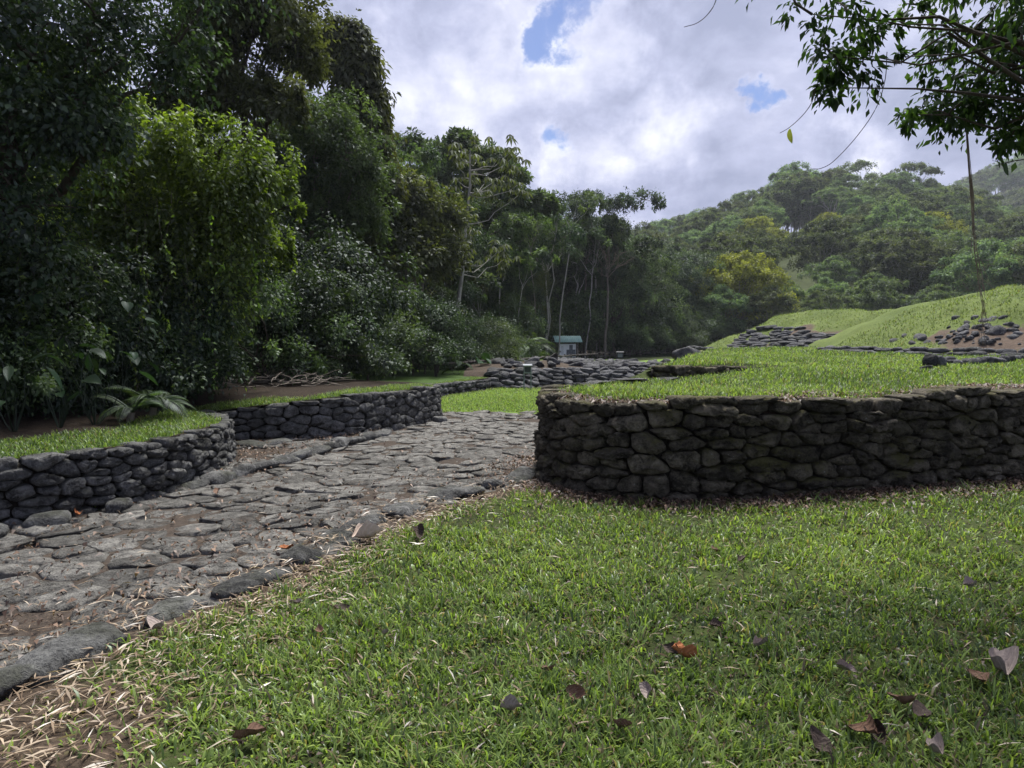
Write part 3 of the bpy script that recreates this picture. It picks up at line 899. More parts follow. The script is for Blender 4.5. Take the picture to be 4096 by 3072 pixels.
# ------------------------------------------------------------------ mounds
BOULD = [boulder_mesh(80 + i, M['stone_far'], 0.6, 0.14) for i in range(8)]
def build_mound(label, c, r, h, base, flat, soil_f, seed):
    nr, na = 46, 150
    rr = np.linspace(0, 1.12, nr); aa = np.linspace(0, 2 * math.pi, na, endpoint=False)
    RR, AA = np.meshgrid(rr, aa, indexing='ij')
    rad = r * (1 + 0.06 * np.sin(AA * 3 + seed) + 0.04 * np.sin(AA * 5 + 2 * seed))
    X = c[0] + RR * rad * np.cos(AA); Y = c[1] + RR * rad * np.sin(AA)
    Z = base - 0.25 + (h + 0.25) * (1 - sstep(flat, 1.08, RR)) ** 0.9 + (VA(X * 0.6, Y * 0.6) * 0.42 + VB(X * 1.7, Y * 1.7) * 0.2) * sstep(1.1, 0.8, RR)
    soil = soil_f(X, Y, Z, RR, AA)
    idx = np.arange(nr * na).reshape(nr, na); nx = np.roll(idx, -1, 1)
    f = np.stack([idx[:-1], idx[1:], nx[1:], nx[:-1]], -1).reshape(-1, 4)
    o = put('mound', mesh('mound', np.stack([X, Y, Z], -1).reshape(-1, 3) - np.array([c[0], c[1], 0]), f, M['mound'], True, attrs={'bare': soil.ravel()}), None, (c[0], c[1], 0))
    tag(o, label, 'mound')
    def zf(x, y):
        q = math.hypot(x - c[0], y - c[1]); a = math.atan2(y - c[1], x - c[0])
        t = q / (r * (1 + 0.06 * math.sin(a * 3 + seed) + 0.04 * math.sin(a * 5 + 2 * seed)))
        return base - 0.25 + (h + 0.25) * (1 - float(sstep(flat, 1.08, t))) ** 0.9 + (float(VA(x * 0.6, y * 0.6)) * 0.42 + float(VB(x * 1.7, y * 1.7)) * 0.2) * float(sstep(1.1, 0.8, t))
    return o, zf
MR = (22.0, 27.0); MM = (18.5, 38.0)
def soil_r(X, Y, Z, RR, AA):
    n = VB(X * 1.4, Y * 1.4 + Z) * 0.9 + VA(X * 3.1, Y * 3.1) * 0.6
    dg = np.degrees(AA)
    s = np.exp(-(((dg - 219) / 15) ** 2 + ((Z - 1.66) / 0.46) ** 2)) * (1.5 + n)
    s2 = np.exp(-(((dg - 201) / 4) ** 2 + ((Z - 1.75) / 0.28) ** 2)) * (0.9 + n)
    return np.clip(np.maximum(s, s2) + sstep(0.95, 1.05, RR) * 0.9, 0, 1)
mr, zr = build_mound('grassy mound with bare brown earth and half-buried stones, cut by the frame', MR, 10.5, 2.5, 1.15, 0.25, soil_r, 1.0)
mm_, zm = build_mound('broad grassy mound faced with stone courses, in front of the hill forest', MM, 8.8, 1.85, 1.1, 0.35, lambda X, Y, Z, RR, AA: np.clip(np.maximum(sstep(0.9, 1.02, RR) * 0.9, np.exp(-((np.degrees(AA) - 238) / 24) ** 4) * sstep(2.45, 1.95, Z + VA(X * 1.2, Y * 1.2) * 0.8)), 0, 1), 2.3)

def mound_stones():
    rng = np.random.default_rng(51)
    i = 0
    # course of stones skirting both mounds
    for (c, rad, a0, a1, dz, par, zf, rows) in ((MR, 10.7, R(185), R(262), 0.0, mr, zr, 2), (MM, 9.1, R(188), R(290), 0.0, mm_, zm, 1)):
        for row in range(rows):
            a = a0
            while a < a1:
                L = rng.uniform(0.3, 0.62)
                rr = rad + 0.25 - row * 0.35
                x, y = c[0] + rr * math.cos(a), c[1] + rr * math.sin(a)
                put('stone', BOULD[i % 8], par, (x - c[0], y - c[1], 1.16 + row * 0.12 + rng.normal(0, 0.02)), (0, 0, a + R(90)), (L * 1.1, 0.35, rng.uniform(0.14, 0.24)))
                a += L / rr; i += 1
    def surf(px, py, zf, D0, D1):
        for D in np.arange(D0, D1, 0.05):
            p = at(px, py, D)
            if zf(p[0], p[1]) > p[2]: return p
        return None
    # stepped stone face of the middle mound
    for py in np.arange(350.5, 327, -1.35):
        t = (350.5 - py) / 23
        px = 728 + 26 * t + rng.uniform(0, 5); end = 862 - 8 * t
        if t > 0.75: px, end = 752, 812
        while px < end:
            L = rng.uniform(0.4, 0.85)
            p = surf(px, py + rng.normal(0, 0.3), zm, 26, 42)
            if p is not None and rng.random() < (0.97 if t < 0.7 else 0.5):
                put('stone', BOULD[i % 8], mm_, (p[0] - MM[0], p[1] - MM[1], p[2] + 0.02), (rng.normal(0, 0.12), rng.normal(0, 0.08), rng.normal(0, 0.3)), (L * 1.1, rng.uniform(0.4, 0.6), rng.uniform(0.16, 0.26)))
            px += L * F / 30; i += 1
    # rubble on the bare earth
    for k in range(120):
        p = surf(rng.uniform(880, 1023), rng.uniform(322, 345), zr, 14, 30)
        if p is None: continue
        a = math.degrees(math.atan2(p[1] - MR[1], p[0] - MR[0])) % 360
        if not (200 < a < 240 and p[2] < 2.15): continue
        L = rng.uniform(0.08, 0.3)
        put('stone', BOULD[i % 8], mr, (p[0] - MR[0], p[1] - MR[1], p[2] + 0.01), (rng.normal(0, 0.3), rng.normal(0, 0.3), rng.uniform(0, 3)), (L, L * 0.8, L * 0.6)); i += 1
    # stones coming out of the bare earth
    for (px, py, D, L) in ((957, 318, 17.0, .42), (968, 323, 16.8, .36), (975, 317, 17.0, .32), (985, 320, 16.9, .42), (993, 319, 16.9, .4), (1003, 317, 16.9, .4), (964, 329, 16.5, .5), (979, 327, 16.6, .45), (975, 332, 16.3, .22), (983, 333, 16.2, .2),
                           (995, 331, 16.2, .75), (895, 340, 16.3, .5), (905, 336, 16.6, .4), (913, 343, 15.8, .42), (921, 338, 16.0, .55), (929, 342, 15.6, .4), (945, 340, 15.6, .3), (958, 342, 15.3, .3), (1012, 338, 15.6, .4)):
        p = surf(px, py, zr, 14, 30)
        if p is None: continue
        put('stone', BOULD[i % 8], mr, (p[0] - MR[0], p[1] - MR[1], p[2] - L * 0.12), (rng.normal(0, 0.3), rng.normal(0, 0.3), rng.uniform(0, 3)), (L * 0.85, L * 0.7, L * 0.62)); i += 1
mound_stones()

# loose stones standing in a broken row on the raised lawn
def loose_row():
    rng = np.random.default_rng(52)
    words = ['upright dark pointed stone at the near end of the broken row', 'rounded grey stone beside the pointed one in the broken row', 'pale flat stone lying before the broken row of stones']
    spec = [(931, 366, .24, .30, 0), (941, 366, .28, .26, 1), (926, 368, .2, .10, 2)]
    for (px, py, w, h, k) in spec:
        p = on(px, py, 1.1)
        z = float(terrace_z(p[0], p[1]))
        o = put('loose_stone', BOULD[k], None, (p[0], p[1], z + h * 0.4), (0.1, 0.15, 0.5 + k), (w, w * 0.8, h))
        tag(o, words[k], 'stone', 'loose stones on the raised lawn')
    for k in range(16):
        px = 948 + k * 5.6; py = 364.5 - k * 0.32
        p = on(px, py + rng.normal(0, 0.8), 1.1)
        z = float(terrace_z(p[0], p[1])); L = rng.uniform(0.18, 0.34)
        o = put('loose_stone', BOULD[(k + 3) % 8], None, (p[0], p[1], z + 0.07), (rng.normal(0, .15), rng.normal(0, .15), rng.uniform(0, 3)), (L * 1.2, L * 0.8, L * rng.uniform(0.5, 0.8)))
        tag(o, 'dark stone within the broken row on the raised lawn', 'stone', 'stones of the broken row')
loose_row()

def single_boulder():
    p = at(688, 356, 29.5)
    o = put('boulder', boulder_mesh(97, M['stone_far'], 0.8, 0.16, 9), None, (p[0], p[1], 0.95), (0, 0.1, 0.4), (1.35, 1.0, 0.75))
    tag(o, 'big rounded grey boulder at the left foot of the mounds', 'boulder')
    p = at(552, 365, 26.0)
    V = np.array([(-.2, -.05, -.15), (.2, -.05, -.15), (.2, -.05, .22), (.1, -.05, .27), (-.16, -.05, .05), (-.2, .05, -.15), (.2, .05, -.15), (.2, .05, .22), (.1, .05, .27), (-.16, .05, .05)])
    me = mesh('slab', V, [np.array([[0, 1, 6, 5], [1, 2, 7, 6], [2, 3, 8, 7], [3, 4, 9, 8], [4, 0, 5, 9]]), np.array([[0, 1, 2, 3, 4], [9, 8, 7, 6, 5]])], M['stone_left'])
    o = put('stone_slab', me, None, (p[0], p[1], float(bank_z(p[0], p[1])) + 0.08), (0, 0.1, 0.2))
    tag(o, 'thin upright stone slab on the earth heap above the stone bank', 'stone slab')
single_boulder()

# ------------------------------------------------------------------ plants
def tubes(chains, sides=5):
    """chains: list of (points (n,3), radii (n,)) -> V, F"""
    V, Fs, off = [], [], 0
    a = np.linspace(0, 2 * math.pi, sides, endpoint=False)
    ca, sa = np.cos(a), np.sin(a)
    for P, r in chains:
        P = np.asarray(P, float); r = np.asarray(r, float)
        t = norm(np.gradient(P, axis=0))
        ref = np.where(np.abs(t[:, 2:3]) > 0.9, np.array([[1.0, 0, 0]]), np.array([[0, 0, 1.0]]))
        u = norm(np.cross(t, ref)); v = np.cross(t, u)
        ring = P[:, None] + r[:, None, None] * (u[:, None] * ca[None, :, None] + v[:, None] * sa[None, :, None])
        n = len(P)
        idx = np.arange(n * sides).reshape(n, sides) + off; nx = np.roll(idx, -1, 1)
        Fs.append(np.stack([idx[:-1], nx[:-1], nx[1:], idx[1:]], -1).reshape(-1, 4))
        V.append(ring.reshape(-1, 3)); off += n * sides
    return np.vstack(V), np.vstack(Fs)

def limb(rng, a, b, r0, r1, n=6, wob=0.08, sag=0.0):
    a, b = np.asarray(a, float), np.asarray(b, float)
    t = np.linspace(0, 1, n)[:, None]
    L = np.linalg.norm(b - a)
    P = a + (b - a) * t + rng.normal(0, wob * L / n ** 0.5, (n, 3)) * np.sin(t * math.pi)
    P[:, 2] += sag * L * np.sin(t[:, 0] * math.pi)
    return P, np.linspace(r0, r1, n)

def leaves(rng, Pp, Nn, Aa, L, Wd, tint, cup=0.12):
    """one kite-shaped leaf per point: base P, face normal N, long axis A"""
    A = norm(Aa); Nn = norm(Nn - A * np.sum(A * Nn, 1, keepdims=True)); S = np.cross(A, Nn)
    L = np.asarray(L)[:, None]; Wd = np.asarray(Wd)[:, None]
    n = len(Pp)
    V = np.empty((n, 4, 3))
    V[:, 0] = Pp
    V[:, 1] = Pp + A * L * 0.45 + S * Wd * 0.5 + Nn * L * cup * 0.6
    V[:, 2] = Pp + A * L - Nn * L * cup
    V[:, 3] = Pp + A * L * 0.45 - S * Wd * 0.5 + Nn * L * cup * 0.6
    return V.reshape(-1, 3), np.arange(n * 4).reshape(n, 4), tint

def crown(rng, blobs, n, L, ratio=0.5, clump=0.30, droop=0.5, up=-0.3, per=70, flat=0.45, hang=0.0, depth=0.16, hollow=True):
    """leaf clumps over the skins of ellipsoids; blobs (cx,cy,cz,rx,ry,rz). Returns V, F, tint, clump centres"""
    B = np.array(blobs, float)
    w = (B[:, 3] * B[:, 4] + B[:, 3] * B[:, 5] + B[:, 4] * B[:, 5]); w = w / w.sum()
    nc = max(3, int(n / per))
    bi = rng.choice(len(B), nc, p=w)
    d = norm(rng.normal(0, 1, (nc * 3, 3)))
    d = d[d[:, 2] > up]
    while len(d) < nc: d = np.vstack([d, d])
    d = d[:nc]
    rad = B[bi, 3:6]
    rf = 1 - depth * 0.7 + rng.normal(0, depth, nc)
    C = B[bi, :3] + d * rad * rf[:, None]
    # clumps buried deep inside another blob are moved to the skin side only if shallow
    m = rad.mean(1)
    cs = m * clump * rng.uniform(0.45, 1.7, nc)
    ci = rng.integers(0, nc, n)
    q = rng.normal(0, 0.45, (n, 3))
    out = norm(d[ci] + np.array([0, 0, 0.25]))
    # flatten clumps along the outward direction, let them sag a little outward
    al = np.sum(q * out, 1, keepdims=True)
    q = q - out * al * (1 - flat)
    Pp = C[ci] + q * cs[ci][:, None]
    if hang > 0:
        Pp[:, 2] -= np.abs(rng.normal(0, hang, n)) * cs[ci] * 2
    Nn = norm(out * 0.6 + np.array([0, 0, 0.9]) + rng.normal(0, 0.5, (n, 3)))
    Aa = norm(norm(q + 1e-6) * 0.7 + out * 0.4 + rng.normal(0, 0.5, (n, 3)) + np.array([0, 0, -droop]))
    Ls = L * rng.uniform(0.6, 1.35, n)
    ct = np.clip(rng.normal(0.45, 0.24, nc), 0.02, 0.98)
    tint = np.clip(ct[ci] + rng.normal(0, 0.16, n), 0, 1)
    V, Fq, tint = leaves(rng, Pp, Nn, Aa, Ls, Ls * ratio * rng.uniform(0.8, 1.2, n), tint)
    return V, Fq, tint, C

def make_tree(name, label, blobs, base, n, L, leafm, barkm, r0=0.2, seed=0, ratio=0.5, clump=0.30, droop=0.5, per=70, hang=0.0, twigs=60, up=-0.3, depth=0.16, flat=0.45, fork=0.45, cat='tree', group=None, trunk=True, lean=None):
    """an Empty at the foot with trunk (limbs included) and crown"""
    rng = np.random.default_rng(seed)
    base = np.asarray(base, float)
    B = np.array(blobs, float).copy()
    B[:, :3] -= base
    root = empty(name, tuple(base))
    tag(root, label, cat, group, 'thing')
    V, Fq, tint, C = crown(rng, B, n, L, ratio, clump, droop, up, per, flat, hang, depth)
    if trunk:
        ch = []
        cen = np.average(B[:, :3], axis=0, weights=B[:, 3] * B[:, 5])
        low = (B[:, 2] - B[:, 5]).min()
        fk = np.array([cen[0] * 0.5, cen[1] * 0.5, max(0.6, cen[2] * fork)]) if lean is None else np.asarray(lean, float)
        P, r = limb(rng, (0, 0, -0.3), fk, r0, r0 * 0.72, 7, 0.05)
        ch.append((P, r))
        mids = []
        for b in B:
            P, r = limb(rng, fk, b[:3] + np.array([0, 0, b[5] * 0.25]), r0 * 0.5, r0 * 0.08, 7, 0.10, 0.05)
            r = r * np.linspace(1, 0.6, len(r))
            ch.append((P, r)); mids.append(P)
        allm = np.vstack(mids)
        pick = rng.choice(len(C), min(twigs, len(C)), replace=False)
        for c in C[pick]:
            s = allm[np.argmin(np.linalg.norm(allm - c, axis=1) + rng.uniform(0, 0.5) * r0)]
            ch.append(limb(rng, s, c, r0 * 0.14, r0 * 0.03, 5, 0.12, 0.05))
        tv, tf = tubes(ch, 6)
        put('trunk', mesh('trunk', tv, tf, barkm, True), root)
    put('crown', mesh('crown', V, Fq, leafm, tint=tint), root)
    return root

def B_(px, py, D, rpx, rpy, ry=None):
    p = at(px, py, D)
    k = D / F
    return (p[0], p[1], p[2], rpx * k, (ry if ry else (rpx + rpy) * 0.5) * k, rpy * k)

def floor_z(x, y):
    return 0.6 if y < 30 else 0.1

# ---- big trees of the near forest edge
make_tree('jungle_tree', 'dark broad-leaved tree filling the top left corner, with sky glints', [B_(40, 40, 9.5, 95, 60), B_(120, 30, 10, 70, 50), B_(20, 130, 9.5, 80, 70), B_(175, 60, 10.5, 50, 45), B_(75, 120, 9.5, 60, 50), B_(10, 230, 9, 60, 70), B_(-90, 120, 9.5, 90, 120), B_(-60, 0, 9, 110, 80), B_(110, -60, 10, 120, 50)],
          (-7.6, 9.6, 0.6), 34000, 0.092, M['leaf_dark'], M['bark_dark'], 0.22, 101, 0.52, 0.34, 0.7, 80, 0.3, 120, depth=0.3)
make_tree('vine_draped_tree', 'bright green vine-draped tree with cascading leaves in front of the dark forest', [B_(180, 150, 12, 48, 34), B_(220, 170, 12, 52, 42), B_(262, 172, 12.5, 28, 30), B_(110, 112, 12, 48, 42), B_(150, 230, 12, 55, 55), B_(105, 200, 12.2, 50, 50), B_(205, 240, 12.3, 45, 55), B_(245, 225, 12.8, 35, 40), B_(150, 290, 12.2, 40, 45), B_(288, 182, 12.6, 14, 9), B_(295, 205, 12.7, 12, 10), B_(250, 148, 12.2, 18, 10), B_(278, 250, 12.8, 16, 14), B_(200, 118, 12, 20, 10), B_(70, 70, 11.5, 30, 26)],
          (-6.4, 12.4, 0.7), 58000, 0.084, M['leaf_bright'], M['bark_dark'], 0.16, 102, 0.55, 0.36, 0.75, 130, 0.8, 90, depth=0.32)
make_tree('tall_tree', 'tall olive-leaved tree rising out of the frame above the draped one', [B_(250, 20, 19, 62, 60), B_(295, 60, 19, 30, 38), B_(205, 55, 19, 40, 35), B_(232, 95, 19, 42, 36), B_(270, 105, 18, 32, 30), B_(250, -60, 19, 70, 55), B_(170, 110, 18.5, 30, 28)],
          (-7.2, 19, 0.8), 44000, 0.145, M['leaf_olive'], M['bark_dark'], 0.26, 103, 0.5, 0.32, 0.55, 110, 0.1, 120, depth=0.28)
make_tree('vine_clad_tree', 'column-like tree clad in hanging leaves at the edge of the sky', [B_(338, 48, 25, 22, 22), B_(355, 70, 25, 20, 38), B_(366, 112, 25, 20, 30), B_(315, 60, 25, 20, 16), B_(372, 145, 25, 16, 35), B_(388, 190, 25, 14, 26), B_(340, 108, 25, 10, 20)],
          (-5.8, 25.5, 0.8), 26000, 0.24, M['leaf_olive'], M['bark_dark'], 0.24, 104, 0.42, 0.34, 1.3, 70, 0.25, 60)
make_tree('feathery_tree', 'soft mid-green fine-leaved tree below the column-like tree', [B_(315, 130, 22, 45, 34), B_(345, 165, 22, 40, 32), B_(290, 175, 22, 42, 38), B_(330, 205, 22.5, 42, 36), B_(355, 225, 22, 30, 30), B_(300, 225, 22, 40, 34), B_(370, 160, 23, 18, 20), B_(270, 140, 21, 25, 25)],
          (-6.4, 22, 0.8), 40000, 0.13, M['leaf_mid'], M['bark_mid'], 0.2, 105, 0.42, 0.34, 0.5, 110, 0.05, 110, depth=0.28)
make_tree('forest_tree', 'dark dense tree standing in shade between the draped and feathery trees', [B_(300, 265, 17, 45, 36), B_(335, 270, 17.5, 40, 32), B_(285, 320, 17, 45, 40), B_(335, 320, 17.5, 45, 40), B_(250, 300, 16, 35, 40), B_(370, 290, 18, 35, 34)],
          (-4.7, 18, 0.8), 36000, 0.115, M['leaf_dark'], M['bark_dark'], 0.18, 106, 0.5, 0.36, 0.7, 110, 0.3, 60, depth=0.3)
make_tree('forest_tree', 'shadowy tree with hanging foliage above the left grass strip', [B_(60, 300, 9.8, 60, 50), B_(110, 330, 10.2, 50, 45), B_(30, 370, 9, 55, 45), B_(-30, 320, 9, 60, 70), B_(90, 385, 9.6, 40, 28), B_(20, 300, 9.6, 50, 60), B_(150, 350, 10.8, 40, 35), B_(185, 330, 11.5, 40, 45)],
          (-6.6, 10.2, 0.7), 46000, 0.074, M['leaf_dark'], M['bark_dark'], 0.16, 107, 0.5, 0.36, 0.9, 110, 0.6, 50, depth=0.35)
make_tree('forest_tree', 'brownish-olive tree under the umbrella crowns of the forest wall', [B_(400, 200, 27, 32, 30), B_(430, 215, 28, 30, 26), B_(385, 235, 26, 30, 28), B_(415, 260, 27, 40, 32), B_(375, 285, 25, 34, 34), B_(440, 262, 28, 26, 28)],
          (-3.9, 27, 0.8), 24000, 0.20, M['leaf_olive'], M['bark_mid'], 0.2, 108, 0.45, 0.34, 0.5, 90, 0.05, 70, depth=0.3)
make_tree('umbrella_tree', 'tall umbrella-crowned tree topping the middle of the forest wall', [B_(405, 150, 48, 22, 10, 26), B_(432, 155, 48, 24, 9, 26), B_(462, 146, 48, 16, 14, 20), B_(485, 162, 48, 26, 10, 28), B_(510, 178, 47, 20, 10, 24), B_(450, 180, 48, 34, 14, 30), B_(415, 185, 47, 26, 14, 26), B_(500, 205, 47, 28, 16, 26), B_(540, 205, 48, 18, 12, 20), B_(460, 215, 47, 30, 16, 26)],
          (-2.6, 49, 0.6), 30000, 0.30, M['leaf_mid'], M['bark_mid'], 0.32, 109, 0.45, 0.26, 0.2, 55, 0.0, 130, up=-0.2, flat=0.4, fork=0.6)

# ---- prototypes copied along the forest and over the hill
def proto_blobs(rng, kind):
    if kind == 'round':
        return [(rng.normal(0, 1.6), rng.normal(0, 1.6), rng.uniform(2.0, 10.0), rng.uniform(1.1, 2.2), rng.uniform(1.1, 2.2), rng.uniform(0.6, 1.3)) for _ in range(17)] + [(0, 0, 10.8, 1.7, 1.7, 1.0)]
    if kind == 'open':
        return [(rng.normal(0, 1.9), rng.normal(0, 1.9), rng.uniform(7.5, 12.0), rng.uniform(1.0, 1.9), rng.uniform(1.0, 1.9), rng.uniform(0.6, 1.1)) for _ in range(9)]
    if kind == 'umbrella':
        b = [(0, 0, 11.4, 2.2, 2.2, 0.8)]
        for k in range(9):
            a = k * 2.4; q = rng.uniform(2.0, 4.6)
            b.append((q * math.cos(a), q * math.sin(a), 11.4 - 0.10 * q * q + rng.normal(0, 0.4), rng.uniform(1.2, 2.0), rng.uniform(1.2, 2.0), rng.uniform(0.45, 0.8)))
        return b
    if kind == 'dome':
        b = []
        for k in range(16):
            a = k * 2.4; q = 4.4 * math.sqrt((k + 0.3) / 16)
            b.append((q * math.cos(a), q * math.sin(a), 10.6 - 0.20 * q * q + rng.normal(0, 0.6), rng.uniform(0.9, 1.8), rng.uniform(0.9, 1.8), rng.uniform(0.45, 0.85)))
        return b + [(0, 0, 7.0, 2.6, 2.6, 1.2), (1.5, -1, 5.5, 2.2, 2.2, 1.0), (-1.5, 1, 5.0, 2.2, 2.2, 1.0)]
    if kind == 'shrub':
        return [(rng.normal(0, 0.9), rng.normal(0, 0.9), rng.uniform(0.5, 2.6), rng.uniform(0.6, 1.1), rng.uniform(0.6, 1.1), rng.uniform(0.5, 0.9)) for _ in range(9)]

PROTO = {}
def proto(key, kind, n, L, leafm, barkm, seed, **kw):
    rng = np.random.default_rng(seed)
    PROTO[key] = [make_tree('forest_tree', None, proto_blobs(rng, kind), (0, 0, 0), n, L, M[leafm], M[barkm], seed=seed, **kw), 0]
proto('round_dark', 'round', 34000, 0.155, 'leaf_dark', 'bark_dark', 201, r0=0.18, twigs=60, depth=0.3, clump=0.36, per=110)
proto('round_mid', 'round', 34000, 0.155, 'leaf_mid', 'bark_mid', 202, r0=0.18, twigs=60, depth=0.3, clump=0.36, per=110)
proto('round_olive', 'round', 32000, 0.16, 'leaf_olive', 'bark_mid', 203, r0=0.18, twigs=60, depth=0.3, clump=0.36, per=110)
proto('open_mid', 'open', 13000, 0.19, 'leaf_mid', 'bark_pale', 204, r0=0.10, twigs=90, fork=0.7, up=-0.3)
proto('open_dark', 'open', 13000, 0.19, 'leaf_dark', 'bark_mid', 205, r0=0.10, twigs=90, fork=0.7, up=-0.3)
proto('hill_a', 'dome', 20000, 0.27, 'leaf_hill', 'bark_pale', 206, r0=0.2, twigs=60, clump=0.36, up=-0.1, depth=0.1)
proto('hill_b', 'dome', 20000, 0.26, 'leaf_hill', 'bark_mid', 207, r0=0.2, twigs=60, clump=0.36, up=-0.1, depth=0.1)
proto('hill_c', 'dome', 18000, 0.28, 'leaf_hill', 'bark_pale', 208, r0=0.2, twigs=60, clump=0.36, up=-0.1, depth=0.1)
proto('hill_umb', 'umbrella', 9000, 0.27, 'leaf_hill', 'bark_pale', 209, r0=0.17, twigs=140, fork=0.62, up=-0.1, flat=0.4)
proto('hill_yel', 'dome', 18000, 0.26, 'leaf_yellow', 'bark_mid', 210, r0=0.2, twigs=40, clump=0.36, hang=0.3)
proto('shrub_dark', 'shrub', 13000, 0.095, 'leaf_dark', 'bark_dark', 211, r0=0.05, twigs=30, depth=0.35, clump=0.4, per=90)
proto('shrub_mid', 'shrub', 13000, 0.095, 'leaf_mid', 'bark_dark', 212, r0=0.05, twigs=30, depth=0.35, clump=0.4, per=90)

def plant_copy(key, x, y, z, s, rz, label, group, name='forest_tree', cat='tree', tilt=0.0):
    r, used = PROTO[key]
    if used == 0:
        o = r; o.location = (x, y, z); o.rotation_euler = (tilt, 0, rz)
        o.scale = (s[0], s[0], s[1]) if isinstance(s, tuple) else (s, s, s)
        o.name = name
    else:
        o = copy_tree(r, (x, y, z), rz, s, tilt)
        o.name = name
    PROTO[key][1] = 1
    tag(o, label, cat, group, 'thing')
    return o

rng = np.random.default_rng(300)
# forest wall in the middle distance: (pixel of the foot, distance, pixel of the top, kind, width factor)
WALL_TREES = [
    (415, 34, 225, 'round_dark', .8), (445, 38, 232, 'round_dark', .8), (475, 42, 235, 'round_mid', .8), (505, 47, 240, 'round_dark', .8), (380, 29, 240, 'round_dark', .8), (350, 26, 255, 'round_dark', .8), (310, 22, 270, 'round_dark', .7), (530, 58, 265, 'round_olive', .8),
    (470, 58, 172, 'round_dark', 1.0), (500, 62, 182, 'round_mid', 1.0), (522, 64, 198, 'round_dark', 1.0), (548, 68, 215, 'round_dark', 1.0), (566, 72, 212, 'round_mid', 1.0), (590, 74, 225, 'round_dark', 1.0), (610, 76, 228, 'round_olive', 1.0), (628, 78, 238, 'round_dark', 1.0), (648, 80, 236, 'round_mid', 1.0), (668, 84, 240, 'round_dark', 1.0), (430, 46, 185, 'round_dark', 1.0), (455, 52, 188, 'round_dark', 1.0), (536, 66, 245, 'round_dark', 1.0), (598, 74, 262, 'round_dark', 1.0), (555, 70, 262, 'round_dark', 1.0), (640, 80, 268, 'round_dark', 1.0), (690, 86, 246, 'round_mid', 1.0), (710, 90, 252, 'round_dark', 1.0),
    (-60, 16, -160, 'round_dark', 1.0), (40, 20, 60, 'round_dark', .9), (150, 22, 130, 'round_olive', .8), (95, 14, 160, 'round_dark', .7), (205, 24, 120, 'round_dark', .8), (255, 27, 60, 'round_mid', .9), (40, 14, 150, 'round_dark', .8),
    (180, 15, 200, 'round_dark', .8), (300, 30, 90, 'round_mid', .9), (345, 30, 150, 'round_dark', .9), (385, 33, 185, 'round_olive', .9), (420, 38, 170, 'round_mid', .9), (455, 40, 200, 'round_dark', .9),
    (490, 44, 190, 'round_mid', .9), (400, 36, 150, 'open_mid', 1.0), (520, 50, 195, 'open_dark', 1.0), (545, 54, 200, 'open_mid', 1.0), (583, 66, 190, 'open_dark', 1.1), (596, 66, 195, 'open_mid', 1.0), (560, 68, 235, 'round_dark', .7),
    (605, 64, 205, 'open_dark', 1.0), (525, 52, 255, 'round_olive', .7), (580, 70, 255, 'round_dark', .8), (615, 66, 240, 'round_dark', .8), (640, 72, 232, 'round_mid', .9), (660, 76, 250, 'round_dark', .9), (630, 68, 275, 'round_dark', .9), (500, 44, 265, 'round_dark', .7), (470, 40, 270, 'round_olive', .7),
    (440, 36, 275, 'round_mid', .7), (405, 30, 290, 'round_dark', .7), (360, 25, 300, 'round_mid', .7), (320, 20, 315, 'round_dark', .6), (275, 17, 330, 'round_dark', .6), (230, 14.5, 330, 'round_dark', .6), (540, 62, 285, 'round_mid', .6), (600, 66, 285, 'round_mid', .6), (680, 82, 262, 'round_dark', .9), (655, 78, 285, 'round_olive', .7), (700, 88, 285, 'round_dark', .8)]
where = {'round_dark': 'dark leafy tree', 'round_mid': 'mid-green leafy tree', 'round_olive': 'olive-toned leafy tree',
         'open_mid': 'slender pale-trunked open-crowned tree', 'open_dark': 'slender brown-trunked open-crowned tree'}
for (px, D, py, key, wf) in WALL_TREES:
    p = at(px, 350, D); t = at(px, py, D)
    z0 = floor_z(p[0], p[1]) - 0.1
    H = t[2] - z0
    s = H / (12.0 if key.startswith('round') else 12.6)
    plant_copy(key, p[0], p[1], z0, (s * wf if key.startswith('round') else s * 0.85, s), rng.uniform(0, 6.28), where[key] + (' behind the left grass strip' if px < 130 else ' behind the long road wall' if px < 330 else ' below the umbrella-crowned tree' if px < 480 else ' behind the notice board' if px < 600 else ' at the right end of the dark forest wall') + (', tall' if H > 13 else ', low' if H < 8 else ''), 'trees of the forest wall', tilt=rng.normal(0, 0.03))

# shrubs at the foot of the forest
edge = [(-9.0, 6.6), (-6.7, 7.5), (-5.6, 8.8), (-5.5, 10.4), (-5.1, 11.9), (-4.2, 13.5), (-3.3, 15.2), (-3.3, 17.2), (-3.4, 20), (-2.5, 23.5), (-1.9, 27), (-1.0, 33), (-0.3, 41), (0.8, 50), (2.0, 60), (4.6, 66), (9.5, 70), (15, 78), (22, 86), (32, 94)]
ep, es = smooth_path(edge, 0.5)
s = 0.0
while s < es[-1]:
    k = int(s / (es[1] - es[0] + 1e-9)); k = min(k, len(ep) - 1)
    x, y = ep[k]
    y_ = y; sc = rng.uniform(0.5, 0.8) * (1.0 + 0.008 * y_)
    x = x - rng.uniform(0.2, 1.6); y = y + rng.uniform(-0.3, 0.5)
    z = 0.55 if y < 26 else 0.05
    key = 'shrub_dark' if rng.random() < 0.78 else 'shrub_mid'
    wh = ('behind the left grass strip' if y < 10 else 'behind the long road wall' if y < 17 else 'above the small grey wall' if y < 25 else 'behind the log rail' if y < 50 else 'behind the notice board' if y < 64 else 'at the dark forest foot beyond the fence')
    plant_copy(key, x, y, z, sc, rng.uniform(0, 6.28), ('dark glossy shrub ' if key == 'shrub_dark' else 'mid-green shrub ') + wh, 'shrubs along the forest edge', 'shrub', 'shrub')
    s += rng.uniform(0.6, 0.95) * (1 + 0.025 * y_)

